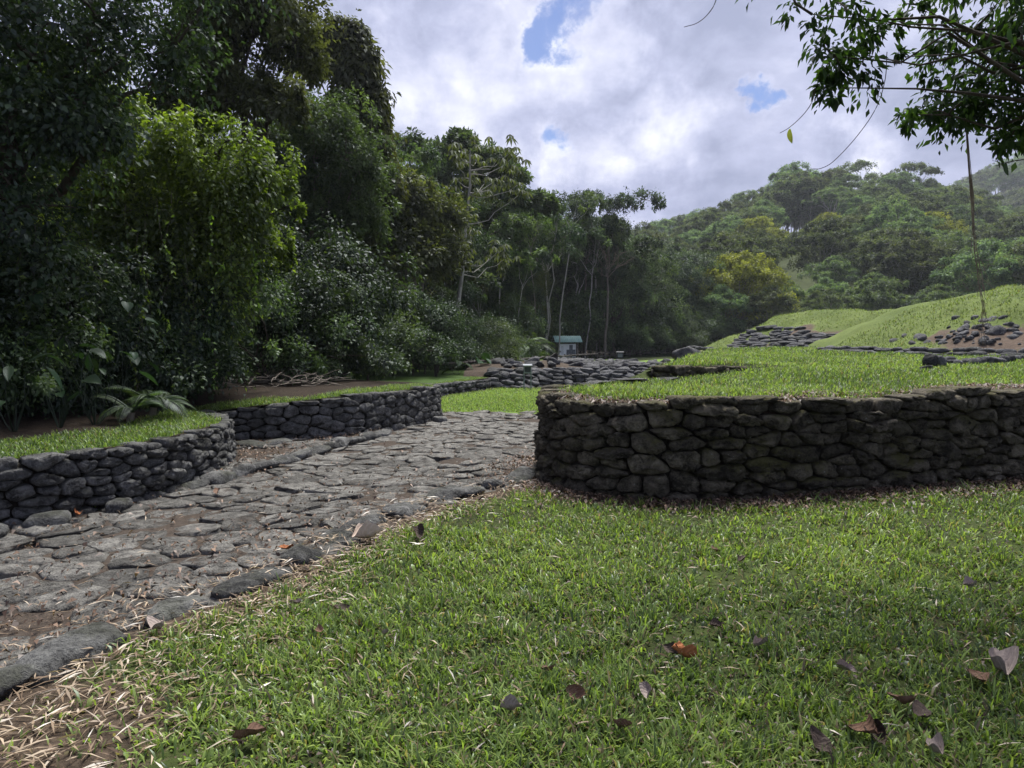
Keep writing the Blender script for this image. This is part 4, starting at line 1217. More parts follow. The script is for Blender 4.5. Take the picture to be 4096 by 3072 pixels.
# paler shrubs filling the forest foot beyond the fence
for k in range(18):
    px = 578 + k * 8.2; D = 65 + k * 1.0 + rng.uniform(-1.5, 1.5)
    p = at(px + rng.normal(0, 2), 350, D)
    plant_copy('shrub_mid', p[0], p[1], 0.0, rng.uniform(1.3, 2.3), rng.uniform(0, 6.28), 'pale green undergrowth shrub beyond the log fence', 'undergrowth beyond the fence', 'shrub', 'shrub')
# hill forest behind the mounds
hrng = np.random.default_rng(310)
hl = {'hill_a': 'rounded green tree', 'hill_b': 'brown-trunked tree', 'hill_c': 'pale-trunked tree', 'hill_umb': 'flat-topped airy tree', 'hill_yel': 'yellow-green tree'}
def hill_tree(px, D, s, key, label=None, group='trees of the hill forest'):
    x = (px - PX) / F * D
    z = float(hill(np.array(x), np.array(float(D)))) - 0.3
    if not label:
        h_ = 'at the hill foot' if D < 100 else 'low in the hill forest' if D < 130 else 'halfway up the hill forest' if D < 165 else 'high in the hill forest'
        a_ = 'above the left end of the mounds' if px < 740 else 'above the middle mound' if px < 880 else 'above the cut-off mound'
        label = hl[key] + ' ' + h_ + ', ' + a_
    if 762 < px < 820 and 104 < D < 178: return
    if 745 < px < 835 and D <= 104: s = 0.7
    plant_copy(key, x, D, z, s, hrng.uniform(0, 6.28), label, group, 'hill_tree', tilt=hrng.normal(0, 0.04))
D = 84.0
row = 0
while D < 232:
    step = 44 * 95 / D
    px = 600 + hrng.uniform(0, step) + (40 if D < 90 else 0)
    while px < 1120:
        key = hrng.choice(['hill_a', 'hill_b', 'hill_c', 'hill_umb', 'hill_yel'], p=[.31, .27, .22, .13, .07])
        s = hrng.uniform(0.7, 1.2) * (1.0 + 0.0012 * (D - 84))
        hill_tree(px, D + hrng.uniform(-4, 4), (s * hrng.uniform(.9, 1.1), s), key)
        px += step * hrng.uniform(0.75, 1.25)
    D += 11 + 0.03 * (D - 84); row += 1
for (px, D, s) in ((800, 215, 1.5), (845, 222, 1.75), (828, 205, 1.3), (905, 210, 1.5), (890, 200, 1.2), (745, 205, 1.2), (965, 190, 1.2)):
    hill_tree(px, D, s, 'hill_umb', 'tall airy flat-topped tree on the hill crest', 'flat-topped trees on the hill crest')
hill_tree(735, 86, (1.15, 1.15), 'hill_yel', 'large yellow-green vine-hung tree at the foot of the hill forest', 'trees at the foot of the hill')
hill_tree(718, 88, (0.85, 1.05), 'hill_yel', 'narrower yellow-green tree left beside the large vine-hung one', 'trees at the foot of the hill')
for (px, D, s) in ((783, 186, 1.5), (797, 184, 1.5), (773, 181, 1.2), (808, 182, 1.3), (791, 200, 1.7), (788, 204, 0.7), (796, 206, 0.7), (780, 203, 0.7), (803, 204, 0.7)):
    hill_tree(px, D, s, 'hill_a', 'dark rounded tree close behind the hillside shelter', 'trees behind the shelter')
for (px, D, s) in ((640, 86, 0.62), (660, 84, 0.55), (682, 85, 0.62), (702, 84, 0.6), (668, 92, 0.85), (645, 95, 0.9), (695, 94, 0.95), (720, 92, 0.9), (676, 82, 0.42), (655, 81, 0.38), (700, 82, 0.4)):
    hill_tree(px, D, s, 'hill_a' if px % 2 else 'hill_c', 'leafy tree standing before the hill between the forest wall and mounds', 'trees left of the mounds')
# far ridge
for k in range(110):
    D = hrng.uniform(290, 480); px = hrng.uniform(880, 1130)
    hill_tree(px, D, hrng.uniform(1.2, 1.8), hrng.choice(['hill_a', 'hill_b', 'hill_c']), 'distant tree on the far misty ridge', 'trees on the far ridge')

# ---- candelabra tree with a pale trunk and drooping star leaves
def star_tree():
    rng = np.random.default_rng(401)
    D = 33.0
    base = at(456, 322, D); base[2] = 0.4
    root = empty('candelabra_tree', tuple(base))
    tag(root, 'slim white-trunked tree with candelabra branches and drooping star-shaped leaves', 'tree', None, 'thing')
    sp = np.array([at(456, 322, D), at(460, 290, D), at(464, 262, D), at(466, 225, D), at(470, 185, D), at(470, 150, D)]) - base
    sp[0] = (sp[1] - sp[0]) * -0.5 + sp[0]
    sp = np.vstack([[sp[0][0] - 0.1, 0, -0.3], sp])
    ch = [(sp, np.linspace(0.13, 0.04, len(sp)))]
    tips = []
    for k in range(30):
        t = rng.uniform(0.42, 1.0); j = t * (len(sp) - 1); i = min(int(j), len(sp) - 2)
        a = sp[i] + (sp[i + 1] - sp[i]) * (j - i)
        az = rng.uniform(0, 6.28); ln = rng.uniform(0.9, 3.3) * (1.25 - 0.7 * t)
        b = a + np.array([math.cos(az) * ln, math.sin(az) * ln, ln * rng.uniform(0.15, 0.6)])
        ch.append(limb(rng, a, b, 0.03, 0.012, 6, 0.1, -0.12)); tips.append(b)
    tv, tf = tubes(ch, 6)
    put('trunk', mesh('trunk', tv, tf, M['bark_pale'], True), root)
    tips = np.array([t for t in tips if t[2] > 4.5] + [sp[-1]])
    P, Nn, A, L = [], [], [], []
    for t in tips:
        for c in range(rng.integers(5, 9)):
            o = t + rng.normal(0, 0.32, 3)
            az0 = rng.uniform(0, 6.28)
            for k in range(8):
                az = az0 + k * 0.785
                d = np.array([math.cos(az), math.sin(az), -0.85 + rng.normal(0, 0.15)])
                P.append(o); A.append(d); Nn.append((math.cos(az), math.sin(az), 0.9)); L.append(rng.uniform(0.28, 0.5))
    V, f, tt = leaves(rng, np.array(P), np.array(Nn, float), np.array(A), np.array(L), np.array(L) * 0.26, rng.random(len(P)))
    put('crown', mesh('crown', V, f, M['leaf_olive'], tint=tt * 0.6), root)
star_tree()

# ---- slender trunks along the forest edge
SLIM = [((484, 342), (480, 318), 40, 0.07, 'bark_pale', 'short white stem standing left of the pale twin stems'), ((502, 352), (500, 285), 42, 0.09, 'bark_pale', 'straight white stem in front of the forest wall'), ((512, 334), (522, 290), 43, 0.06, 'bark_pale', 'thin stem leaning outward beside the straight white stem'),
        ((533, 332), (531, 250), 45, 0.06, 'bark_mid', 'very straight thin brown stem left of the notice board'), ((548, 292), (556, 235), 50, 0.08, 'bark_pale', 'crooked pale stem high above the notice board'), ((558, 292), (570, 230), 50, 0.09, 'bark_pale', 'slanting pale stem above the notice board'),
        ((577, 360), (576, 300), 64, 0.24, 'bark_pale', 'thick pale trunk right behind the notice board'), ((585, 320), (592, 275), 60, 0.10, 'bark_pale', 'pale stem forking out over the fence'), ((250, 392), (262, 345), 15, 0.04, 'bark_mid', 'thin brown sapling stem behind the long road wall'), ((616, 330), (640, 285), 70, 0.14, 'bark_pale', 'slanting white branchy tree at the dark forest end')]
for i, (a, b, D, r, bk, lab) in enumerate(SLIM):
    rng_ = np.random.default_rng(420 + i)
    base = at(a[0], a[1], D); base[2] = 0.2 if D > 20 else 0.7; r = r * 0.65
    top = at(b[0], b[1] - 20, D)
    k = D / F
    make_tree('slender_tree', lab, [(top[0] + rng_.normal(0, 12) * k, top[1], top[2] + rng_.uniform(0, 18) * k, 14 * k, 14 * k, 9 * k) for _ in range(3)], base, 900, 0.2 if D > 20 else 0.09, M['leaf_mid'], M[bk], r, 420 + i, twigs=16, lean=tuple((at(b[0], b[1], D) - base)))

# ---- bare twiggy tree
def bare_tree(label, px, D, base_py, top_py, seed, mat):
    rng = np.random.default_rng(seed)
    base = at(px, base_py, D); base[2] = 0.2
    H = at(px, top_py, D)[2] - base[2]
    root = empty('bare_tree', tuple(base)); tag(root, label, 'tree', None, 'thing')
    ch = [limb(rng, (0, 0, -0.2), (0.2, 0, H * 0.45), 0.13, 0.09, 6, 0.05)]
    tw = []
    def grow(p, d, L, r, lv):
        q = p + d * L
        (ch if lv < 2 else tw).append(limb(rng, p, q, r, r * 0.55, 4, 0.12))
        if lv < 3:
            for _ in range(3 if lv else 6):
                nd = norm(d + rng.normal(0, 0.5, 3) + np.array([0, 0, 0.12])); grow(p + d * L * rng.uniform(0.55, 1), nd, L * rng.uniform(0.55, 0.8), r * 0.55, lv + 1)
    grow(np.array([0.2, 0, H * 0.45]), np.array([0, 0, 1.0]), H * 0.2, 0.08, 0)
    v, f = tubes(ch, 5); put('trunk', mesh('trunk', v, f, M['bark_mid'], True), root)
    v, f = tubes(tw, 3); put('crown', mesh('crown', v, f, mat, True), root)
bare_tree('leafless reddish-brown twiggy tree above the fence right of the notice board', 605, 60, 352, 225, 431, M['twig_dead'])

# ---- palms and broad-leaved plants
def frond(rng, az, L, rise, droop, n=26, wl=0.22):
    t = np.linspace(0, 1, n)
    h = np.array([math.cos(az), math.sin(az)])
    P = np.stack([h[0] * L * t * 0.8, h[1] * L * t * 0.8, rise * L * t - droop * L * t ** 2.2], 1)
    T = norm(np.gradient(P, axis=0))
    S = np.array([-h[1], h[0], 0.0])
    PP, AA, NN, LL = [], [], [], []
    for i in range(3, n):
        for sg in (-1, 1):
            PP.append(P[i]); AA.append(S * sg * 0.85 + T[i] * 0.6 + np.array([0, 0, -0.25])); NN.append(np.cross(T[i], S) * 1.0 + np.array([0, 0, 0.3])); LL.append(wl * L * math.sin(math.pi * (0.12 + 0.85 * t[i])) + 0.02)
    return P, np.array(PP), np.array(AA), np.array(NN), np.array(LL)
def palm(label, loc, L, nf, seed, stem=0.6, leafm='leaf_mid'):
    rng = np.random.default_rng(seed)
    root = empty('understory_palm', tuple(loc)); tag(root, label, 'palm', 'palms at the forest foot', 'thing')
    v, f = tubes([limb(rng, (0, 0, -0.1), (0.05, 0, stem), 0.05, 0.04, 5)], 6); put('trunk', mesh('trunk', v, f, M['bark_mid'], True), root)
    for k in range(nf):
        P, PP, AA, NN, LL = frond(rng, k * 2.4 + rng.normal(0, 0.2), L * rng.uniform(0.75, 1.1), rng.uniform(0.5, 1.0), rng.uniform(0.5, 0.8))
        V, f, tt = leaves(rng, PP, NN, AA, LL, LL * 0.16, rng.uniform(0.3, 1, len(PP)), 0.05)
        rv, rf = tubes([(P, np.linspace(0.015, 0.004, len(P)))], 4)
        put('frond', mesh('frond', np.vstack([V, rv]), [f, rf + len(V)], M[leafm], tint=np.concatenate([tt, np.full(len(rf), 0.6)])), root, (0.05, 0, stem))
for i, (px, py, D, L, lab) in enumerate(((532, 352, 44, 2.3, 'palm with arching fronds left of the notice board'), (520, 354, 38, 1.9, 'smaller palm beside the log rail'), (553, 348, 66, 2.6, 'palm tucked close behind the notice board'), (150, 412, 9.2, 0.75, 'low fan of palm fronds at the edge of the left grass strip'), (128, 418, 8.6, 0.6, 'little palm sprouting by the left grass strip'), (178, 372, 12.5, 1.1, 'palm in the shade above the fallen log'))):
    p = at(px, py, D); p[2] = 0.6 if D < 20 else 0.2
    palm(lab, p, L, 9, 440 + i, 0.12 if D < 11 else 0.9, 'leaf_dark' if D < 20 else 'leaf_mid')

def broad_leaf_mesh(mat, heart=True, nseg=9):
    t = np.linspace(0, 1, nseg)
    w = (np.sin(math.pi * np.clip(t * 0.94 + 0.06, 0, 1)) ** 0.75) * (0.42 if heart else 0.17)
    if heart: w = w * (1.25 - 0.6 * t)
    z = -0.35 * t ** 2
    V = []
    for k in range(nseg):
        V += [(-w[k], t[k], z[k] + 0.10 * w[k] / 0.4), (-w[k] * 0.5, t[k] - 0.01, z[k] + 0.03), (0, t[k], z[k] - 0.02), (w[k] * 0.5, t[k] - 0.01, z[k] + 0.03), (w[k], t[k], z[k] + 0.10 * w[k] / 0.4)]
    idx = np.arange(nseg * 5).reshape(nseg, 5)
    f = np.stack([idx[:-1, :-1], idx[1:, :-1], idx[1:, 1:], idx[:-1, 1:]], -1).reshape(-1, 4)
    return mesh('blade', V, f, mat, True, tint=np.full(len(f), 0.6))
M['leaf_shade'] = leaf_mat('broad_dark_leaf', (0.015, 0.032, 0.014), (0.022, 0.045, 0.018), (0.03, 0.06, 0.022), 0.3, 0.02)
BL = [broad_leaf_mesh(M['leaf_shade'], True), broad_leaf_mesh(M['leaf_shade'], False), broad_leaf_mesh(M['leaf_mid'], True)]
def broad_plant(label, loc, n, size, H, kind, seed, group='broad-leaved plants in the forest shade'):
    rng = np.random.default_rng(seed)
    root = empty('broadleaf_plant', tuple(loc)); tag(root, label, 'plant', group, 'thing')
    ch = []
    for k in range(n):
        az = rng.uniform(0, 6.28); q = rng.uniform(0.1, 0.45) * H
        tip = np.array([math.cos(az) * q, math.sin(az) * q, H * rng.uniform(0.35, 1.0)])
        ch.append(limb(rng, (0, 0, -0.05), tip, 0.007, 0.004, 5, 0.1, 0.1))
        s = size * rng.uniform(0.7, 1.25)
        put('leaf', BL[kind], root, tip, (rng.uniform(-0.9, 0.1), rng.normal(0, 0.3), az - R(90)), (s, s, s))
    v, f = tubes(ch, 4); put('stem', mesh('stem', v, f, M['leaf_dark'], True, tint=np.full(len(f), 0.3)), root)
for i, (px, py, D, n, sz, H, kd, lab) in enumerate(((15, 438, 7.6, 9, .26, 0.9, 1, 'long-leaved plant drooping over the end of the left grass strip'), (60, 428, 8.0, 10, .17, 1.2, 0, 'dark heart-leaved plant behind the left grass strip'), (95, 424, 8.3, 9, .22, 1.1, 1, 'long-leaved dark plant behind the middle of the left grass strip'), (120, 408, 9.4, 10, .17, 1.5, 0, 'tall heart-leaved plant in the shade near the little palm'), (165, 402, 10.4, 8, .16, 0.9, 0, 'heart-leaved plant beside the fallen log'), (30, 415, 8.8, 10, .2, 1.9, 0, 'large-leaved climbing plant at the left frame edge'), (230, 392, 13.5, 9, .3, 1.2, 1, 'long-leaved plant above the long road wall'), (477, 372, 27, 4, .5, 1.0, 0, 'plant with one huge round leaf before the dark shrubs'), (549, 360, 58, 8, .6, 0.9, 2, 'large-leaved light plant beside the notice board'), (458, 378, 24.5, 3, .4, .7, 2, 'small pale-leaved plant under the log rail'))):
    p = at(px, py, D); p[2] = 0.6 if D < 20 else 0.25
    broad_plant(lab, p, n, sz, H, kd, 460 + i)

# ---- hanging leafy vines in front of the near forest
def hanging_vine(px, py0, py1, D, seed, leafm, label, dens=26, L=0.06):
    rng = np.random.default_rng(seed)
    a, b = at(px, py0, D), at(px + rng.normal(0, 4), py1, D - rng.uniform(0, 0.3))
    P, r = limb(rng, (0, 0, 0), b - a, 0.004, 0.002, 12, 0.16)
    n = max(6, int(np.linalg.norm(b - a) * dens))
    t = rng.uniform(0.05, 1, n) * (len(P) - 1); i = np.minimum(t.astype(int), len(P) - 2)
    Q = P[i] + (P[i + 1] - P[i]) * (t - i)[:, None]
    A = rng.normal(0, 0.6, (n, 3)) + np.array([0, 0, -0.7]); Nn = rng.normal(0, 0.6, (n, 3)) + np.array([0, -0.3, 0.6])
    V, f, tt = leaves(rng, Q, Nn, A, L * rng.uniform(0.7, 1.5, n), L * 0.6 * rng.uniform(0.7, 1.4, n), rng.random(n))
    v, tf = tubes([(P, r)], 4)
    root = empty('hanging_vine', tuple(a)); tag(root, label, 'vine', 'vines hanging in the near forest', 'thing')
    put('stem', mesh('stem', v, tf, M['bark_dark'], True), root)
    put('leaves', mesh('leaves', V, f, M[leafm], tint=tt), root)
vr = np.random.default_rng(480)
for k in range(9):
    hanging_vine(200 + k * 8 + vr.normal(0, 4), vr.uniform(215, 250), vr.uniform(285, 345), 11.4 + vr.uniform(0, .6), 481 + k, 'leaf_bright', 'leafy light-green strand hanging from the bright draped tree', 34, 0.075)
for k in range(16):
    hanging_vine(15 + k * 13 + vr.normal(0, 6), vr.uniform(190, 260), vr.uniform(310, 400), 8.6 + 0.14 * k, 500 + k, 'leaf_mid' if k % 3 else 'leaf_bright', 'thin leafy strand hanging over the shadowy left trees', 30, 0.06)

# ---- fallen log
def fallen_log():
    a, b = at(181, 389, 13.6), at(204, 400, 12.9)
    rng = np.random.default_rng(530)
    P, r = limb(rng, (0, 0, 0), b - a, 0.13, 0.11, 8, 0.01)
    r = r * rng.uniform(0.95, 1.05, 8)
    v, f = tubes([(P, r)], 12)
    n = len(v); v = np.vstack([v, P[:1], P[-1:]])
    i = np.arange(12); j = (i + 1) % 12
    caps = np.vstack([np.stack([j, i, np.full(12, n)], 1), np.stack([n - 12 + i, n - 12 + j, np.full(12, n + 1)], 1)])
    tag(put('fallen_log', mesh('fallen_log', v, [f, caps], M['bark_mid'], True), None, tuple(a)), 'smooth grey-brown log leaning out of the dark undergrowth', 'log')
fallen_log()

# ------------------------------------------------------------------ overhanging tree at the right
make_tree('overhanging_tree', 'broad-leaved tree overhanging the top right corner with dark sprays', [B_(848, 22, 5.6, 42, 34), B_(835, 62, 5.6, 26, 22), B_(862, 62, 5.6, 30, 28), B_(842, 92, 5.6, 22, 16), B_(880, 30, 5.7, 28, 24), B_(960, 40, 6.2, 40, 32), B_(1000, 70, 6.1, 40, 40), B_(940, 108, 6.2, 44, 20), B_(985, 118, 6.2, 34, 20), B_(1030, 40, 6, 50, 60), B_(1040, 110, 6, 40, 30), B_(920, 10, 6, 24, 18), B_(905, 60, 6, 16, 12), B_(935, 55, 6.1, 26, 20), B_(905, 118, 6.1, 20, 14), B_(985, 90, 6, 40, 26), B_(1015, 135, 6, 30, 18), B_(812, 18, 5.6, 14, 14),
          B_(1100, -40, 5.6, 120, 80), B_(880, -90, 5.2, 110, 60), B_(1000, -160, 4.6, 150, 80), B_(760, -190, 4.4, 130, 60), B_(1150, 120, 5.8, 60, 60)],
          (7.3, 5.6, 0.0), 14000, 0.08, M['leaf_over'], M['bark_dark'], 0.075, 540, 0.42, 0.36, 0.9, 26, 0.25, 150, up=-0.8, depth=0.3, fork=0.75)

M['root_tan'] = simple_mat('tan_root', (0.12, 0.095, 0.07), (0.26, 0.21, 0.16), 12)
def smooth_path3(P):
    s = np.concatenate([[0], np.cumsum(np.linalg.norm(np.diff(P, axis=0), axis=1))])
    Q = np.vstack([2 * P[0] - P[1], P, 2 * P[-1] - P[-2]])
    out = []
    for i in range(1, len(Q) - 2):
        p0, p1, p2, p3 = Q[i - 1:i + 3]
        for t in np.linspace(0, 1, 8, endpoint=False):
            out.append(0.5 * (2 * p1 + (p2 - p0) * t + (2 * p0 - 5 * p1 + 4 * p2 - p3) * t * t + (3 * p1 - p0 - 3 * p2 + p3) * t ** 3))
    return np.array(out + [P[-1]])

def strand(name, label, pts, D, r0, r1, mat, cat, group=None, n=1, spread=0.0, seed=0, leaf=None, hairs=0):
    rng = np.random.default_rng(seed)
    P0 = np.array([at(x, y, D) for x, y in pts])
    S = smooth_path3(P0)
    root = empty(name, tuple(S[0])); tag(root, label, cat, group, 'thing')
    ch = []
    for k in range(n):
        o = np.stack([np.interp(np.linspace(0, 1, len(S)), np.linspace(0, 1, 6), rng.normal(0, spread, 6) * np.linspace(0.15, 1.5, 6)) for _ in range(2)], 1)
        end = len(S) if k == 0 else int(len(S) * rng.uniform(0.6, 1.0))
        Q = S.copy() - S[0]; Q[:, :2] += o
        Q = Q[:max(4, end)]
        ch.append((Q, np.linspace(r0, r1, len(Q)) * rng.uniform(0.6, 1.1)))
    for k in range(hairs):
        i = rng.integers(len(S) // 2, len(S) - 2)
        a = S[i] - S[0]
        ch.append(limb(rng, a, a + np.array([rng.normal(0, 0.07), rng.normal(0, 0.07), -rng.uniform(0.15, 0.5)]), r1, r1 * 0.5, 5, 0.1))
    v, f = tubes(ch, 5)
    put('strand', mesh('strand', v, f, mat, True), root)
    return root, S
strand('hanging_root', 'bundle of brown aerial roots hanging from the overhanging tree', [(965, 105), (968, 150), (972, 200), (977, 250), (981, 290), (984, 316)], 6.2, 0.005, 0.0025, M['root_tan'], 'root', None, 5, 0.018, 550, hairs=12)
strand('hanging_tendril', 'long thin bare tendril curving down from the dark spray', [(887, 52), (885, 80), (876, 108), (858, 135), (835, 160), (822, 168), (812, 169)], 5.5, 0.004, 0.003, M['bark_dark'], 'tendril', None, 1, 0.0, 551)
_, S2 = strand('hanging_tendril', 'short bare tendril above the single yellow leaf', [(815, 88), (812, 102), (803, 115), (790, 127), (780, 133)], 5.5, 0.004, 0.0025, M['bark_dark'], 'tendril', None, 1, 0.0, 552)
strand('hanging_tendril', 'thin bare tendril at the top edge of the sky', [(722, -30), (716, 0), (708, 14), (697, 23), (684, 27)], 5.5, 0.004, 0.0025, M['bark_dark'], 'tendril', None, 1, 0.0, 553)
strand('hanging_tendril', 'side twig with two leaves at the right frame edge', [(1040, 158), (1020, 160), (1005, 163), (995, 166)], 5.5, 0.005, 0.003, M['bark_dark'], 'tendril', None, 1, 0.0, 554)
M['leaf_lemon'] = leaf_mat('lemon_leaf', (0.30, 0.33, 0.04), (0.34, 0.37, 0.05), (0.38, 0.40, 0.06), 0.5, 0.04, 0.4, 0.0)
BLL = broad_leaf_mesh(M['leaf_lemon'], False); BLO = broad_leaf_mesh(M['leaf_over'], False)
def hung_leaf(px, py, D, L, me, label, roll, pitch=-1.5):
    p = at(px, py, D)
    o = put('single_leaf', me, None, tuple(p), (pitch, 0, roll), (L * 1.2, L, L)); tag(o, label, 'leaf', None, 'thing')
hung_leaf(790, 129, 5.48, 0.115, BLL, 'single pale yellow leaf hanging against the clouds', 0.2)
hung_leaf(1006, 163, 5.48, 0.10, BLO, 'green leaf hanging from the side twig at the right frame edge', 0.1)
hung_leaf(1000, 164, 5.5, 0.07, BLO, 'small leaf pointing upward on the side twig at the right edge', 0.4, 0.9)
hung_leaf(1010, 28, 5.0, 0.13, BLO, 'large grey-green leaf hanging in the top right spray', 0.3)

# ------------------------------------------------------------------ notice board, signs, fence, shelter
M['tin_green'] = simple_mat('green_tin', (0.16, 0.30, 0.26), (0.26, 0.42, 0.37), 3, 0.5, bstr=0.05, spec=0.5)
M['wood'] = simple_mat('weathered_wood', (0.05, 0.038, 0.028), (0.12, 0.09, 0.065), 8, stretch=(4, 4, 0.6))
M['white'] = simple_mat('white_board', (0.76, 0.79, 0.82), (0.82, 0.84, 0.86), 4, 0.6, bstr=0.02)
M['print_dark'] = simple_mat('printed_photo', (0.03, 0.035, 0.045), (0.20, 0.22, 0.25), 5, 0.6, bstr=0.0)
M['sign_dark'] = simple_mat('dark_sign', (0.02, 0.024, 0.03), (0.05, 0.055, 0.065), 6, 0.6, bstr=0.05)
M['sign_grey'] = simple_mat('grey_sign', (0.14, 0.16, 0.18), (0.24, 0.26, 0.28), 6, 0.6, bstr=0.05)
M['wood_dark'] = simple_mat('dark_log', (0.018, 0.015, 0.013), (0.05, 0.042, 0.035), 6, stretch=(3, 3, 3))

def box(name, mat, parent, c, d, rot=(0, 0, 0), bev=0.06):
    """box with chamfered edges"""
    hx, hy, hz = d[0] / 2, d[1] / 2, d[2] / 2
    b = min(hx, hy, hz) * 0.25
    V = []
    for sx in (-1, 1):
        for sy in (-1, 1):
            for sz in (-1, 1):
                V += [(sx * (hx - b), sy * (hy - b), sz * hz), (sx * (hx - b), sy * hy, sz * (hz - b)), (sx * hx, sy * (hy - b), sz * (hz - b))]
    import bmesh
    bm = bmesh.new()
    for v in V: bm.verts.new(v)
    bmesh.ops.convex_hull(bm, input=bm.verts[:])
    me = bpy.data.meshes.new(name); bm.to_mesh(me); bm.free(); me.materials.append(mat)
    return put(name, me, parent, c, rot)

def pole(name, mat, parent, a, b, r, seed=0, sides=8):
    rng = np.random.default_rng(seed)
    P, rr = limb(rng, a, b, r, r * 0.9, 6, 0.02)
    v, f = tubes([(P, rr)], sides)
    n = len(v); v = np.vstack([v, P[:1], P[-1:]])
    i = np.arange(sides); j = (i + 1) % sides
    caps = np.vstack([np.stack([j, i, np.full(sides, n)], 1), np.stack([n - sides + i, n - sides + j, np.full(sides, n + 1)], 1)])
    return put(name, mesh(name, v, [f, caps], mat, True), parent)

def notice_board():
    D = 57.0
    p = at(566, 361, D)
    root = empty('notice_board', (p[0], p[1], -0.15), R(14)); root.scale = (1.12, 1.12, 1.12); tag(root, 'roofed notice board with a green corrugated roof and a white printed panel', 'notice board')
    for sx in (-0.62, 0.72):
        for sy in (-0.28, 0.28):
            pole('post', M['wood'], root, (sx, sy, -0.2), (sx, sy, 1.45), 0.035, 7)
    box('panel', M['white'], root, (0.05, -0.2, 0.80), (1.24, 0.04, 0.96))
    box('picture', M['print_dark'], root, (0.30, -0.224, 0.62), (0.68, 0.01, 0.50))
    box('picture', M['print_dark'], root, (0.30, -0.224, 1.03), (0.26, 0.01, 0.36))
    for k in range(7):
        box('text_line', M['sign_grey'], root, (-0.36, -0.2225, 1.10 - k * 0.09), (0.22 if k % 3 else 0.16, 0.006, 0.02))
    # corrugated gable roof, ridge along the panel
    n = 60
    x = np.linspace(-0.98, 1.08, n); c = 0.018 * np.sin(np.arange(n) * math.pi * 0.5)
    for sg in (-1, 1):
        rows = []
        for t in (0, 1):
            y = sg * (0.02 + 0.5 * t); z = 1.86 - 0.44 * t
            rows.append(np.stack([x, np.full(n, y), z + c], 1))
        low = [r + np.array([0, 0, -0.02]) for r in rows]
        V = np.vstack(rows + low)
        i = np.arange(n - 1)
        f = np.vstack([np.stack([i, i + 1, n + i + 1, n + i], 1), np.stack([2 * n + i, 3 * n + i, 3 * n + i + 1, 2 * n + i + 1], 1), np.stack([n + i, n + i + 1, 3 * n + i + 1, 3 * n + i], 1)])
        put('roof_sheet', mesh('roof_sheet', V, f, M['tin_green'], True), root)
    for sx in (-0.9, 1.0):
        for sg in (-1, 1):
            pole('rafter', M['wood'], root, (sx, 0, 1.79), (sx, sg * 0.49, 1.38), 0.03, 3)
    pole('ridge_beam', M['wood'], root, (-0.95, 0, 1.79), (1.05, 0, 1.79), 0.03, 3)
notice_board()

def small_sign(label, p, w, h, board, leg_h, rz, mat):
    root = empty('information_sign', tuple(p), rz); tag(root, label, 'sign', None, 'thing')
    for sx in (-1, 1): box('leg', mat, root, (sx * w * 0.45, 0, leg_h * 0.5 - 0.1), (0.04, 0.05, leg_h + 0.2))
    box('board', board, root, (0, -0.02, leg_h + h * 0.45), (w, 0.05, h))
    box('text_panel', M['sign_grey'] if board is M['sign_dark'] else M['sign_dark'], root, (0, -0.05, leg_h + h * 0.45), (w * 0.72, 0.01, h * 0.62))
    box('cap', mat, root, (0, 0, leg_h + h * 0.98), (w * 1.2, 0.22, 0.03), (0.2, 0, 0))
p = at(527.5, 379, 22.4); small_sign('low grey-framed sign standing before the stones of the bank', (p[0], p[1], 0.03), 0.25, 0.26, M['sign_grey'], 0.52, 0.1, M['sign_grey'])
p = at(620, 360, 45.0); small_sign('black sign on two legs on the far grass before the fence', (p[0], p[1], 0.30), 0.40, 0.38, M['sign_dark'], 0.16, -0.1, M['sign_dark'])

def fence():
    G = [(436, 379.5, .30), (500, 372.5, .28), (548, 367, .26), (600, 360, .02), (643, 356, 0), (700, 354, 0)]
    W_ = np.array([on(x, y, z) for x, y, z in G])
    S, ss = smooth_path(W_, 0.5)
    i0 = int(np.argmin(np.abs(S[:, 1] - 55)))
    for (a, b, lab) in ((0, i0, 'long dark log rail sloping up from the shrubs to the notice board'), (i0, len(S), 'dark log fence with posts running along the far grass')):
        seg = S[a:b]
        root = empty('log_fence', tuple(seg[0])); tag(root, lab, 'fence', None, 'thing')
        st = 5
        idx = list(range(0, len(seg), st))
        for k, i in enumerate(idx):
            q = seg[i] - seg[0]
            pole('post', M['wood_dark'], root, (q[0], q[1], q[2] - 0.3), (q[0], q[1], q[2] + 0.60), 0.055, k)
        for k, (i, j) in enumerate(zip(idx[:-1], idx[1:])):
            q, r = seg[i] - seg[0], seg[j] - seg[0]
            for h in ((0.55, 0.28) if a else (0.50,)):
                pole('rail', M['wood_dark'], root, (q[0], q[1] - 0.06, q[2] + h), (r[0], r[1] - 0.06, r[2] + h), 0.05, k)
fence()

def shelter():
    D = 172.0
    p = at(791, 240, D)
    g = float(hill(np.array(p[0]), np.array(p[1])))
    root = empty('hillside_shelter', (p[0], p[1], g), R(-25)); tag(root, 'pale gabled shelter roof peeking out of the hill forest', 'shelter', None, 'thing')
    h = p[2] - g
    M['tin_grey'] = simple_mat('grey_tin', (0.35, 0.37, 0.42), (0.5, 0.52, 0.56), 3, 0.45)
    for sg in (-1, 1):
        for y in (-2, 2): pole('post', M['wood'], root, (sg * 2.0, y, -0.5), (sg * 2.0, y, h - 0.2), 0.1, 3)
        box('roof_sheet', M['tin_grey'], root, (sg * 1.25, 0, h + 0.25), (2.75, 5, 0.12), (0, sg * R(26), 0))
        box('fascia', M['white'], root, (sg * 1.25, -2.56, h + 0.22), (2.85, 0.08, 0.26), (0, sg * R(26), 0))
shelter()

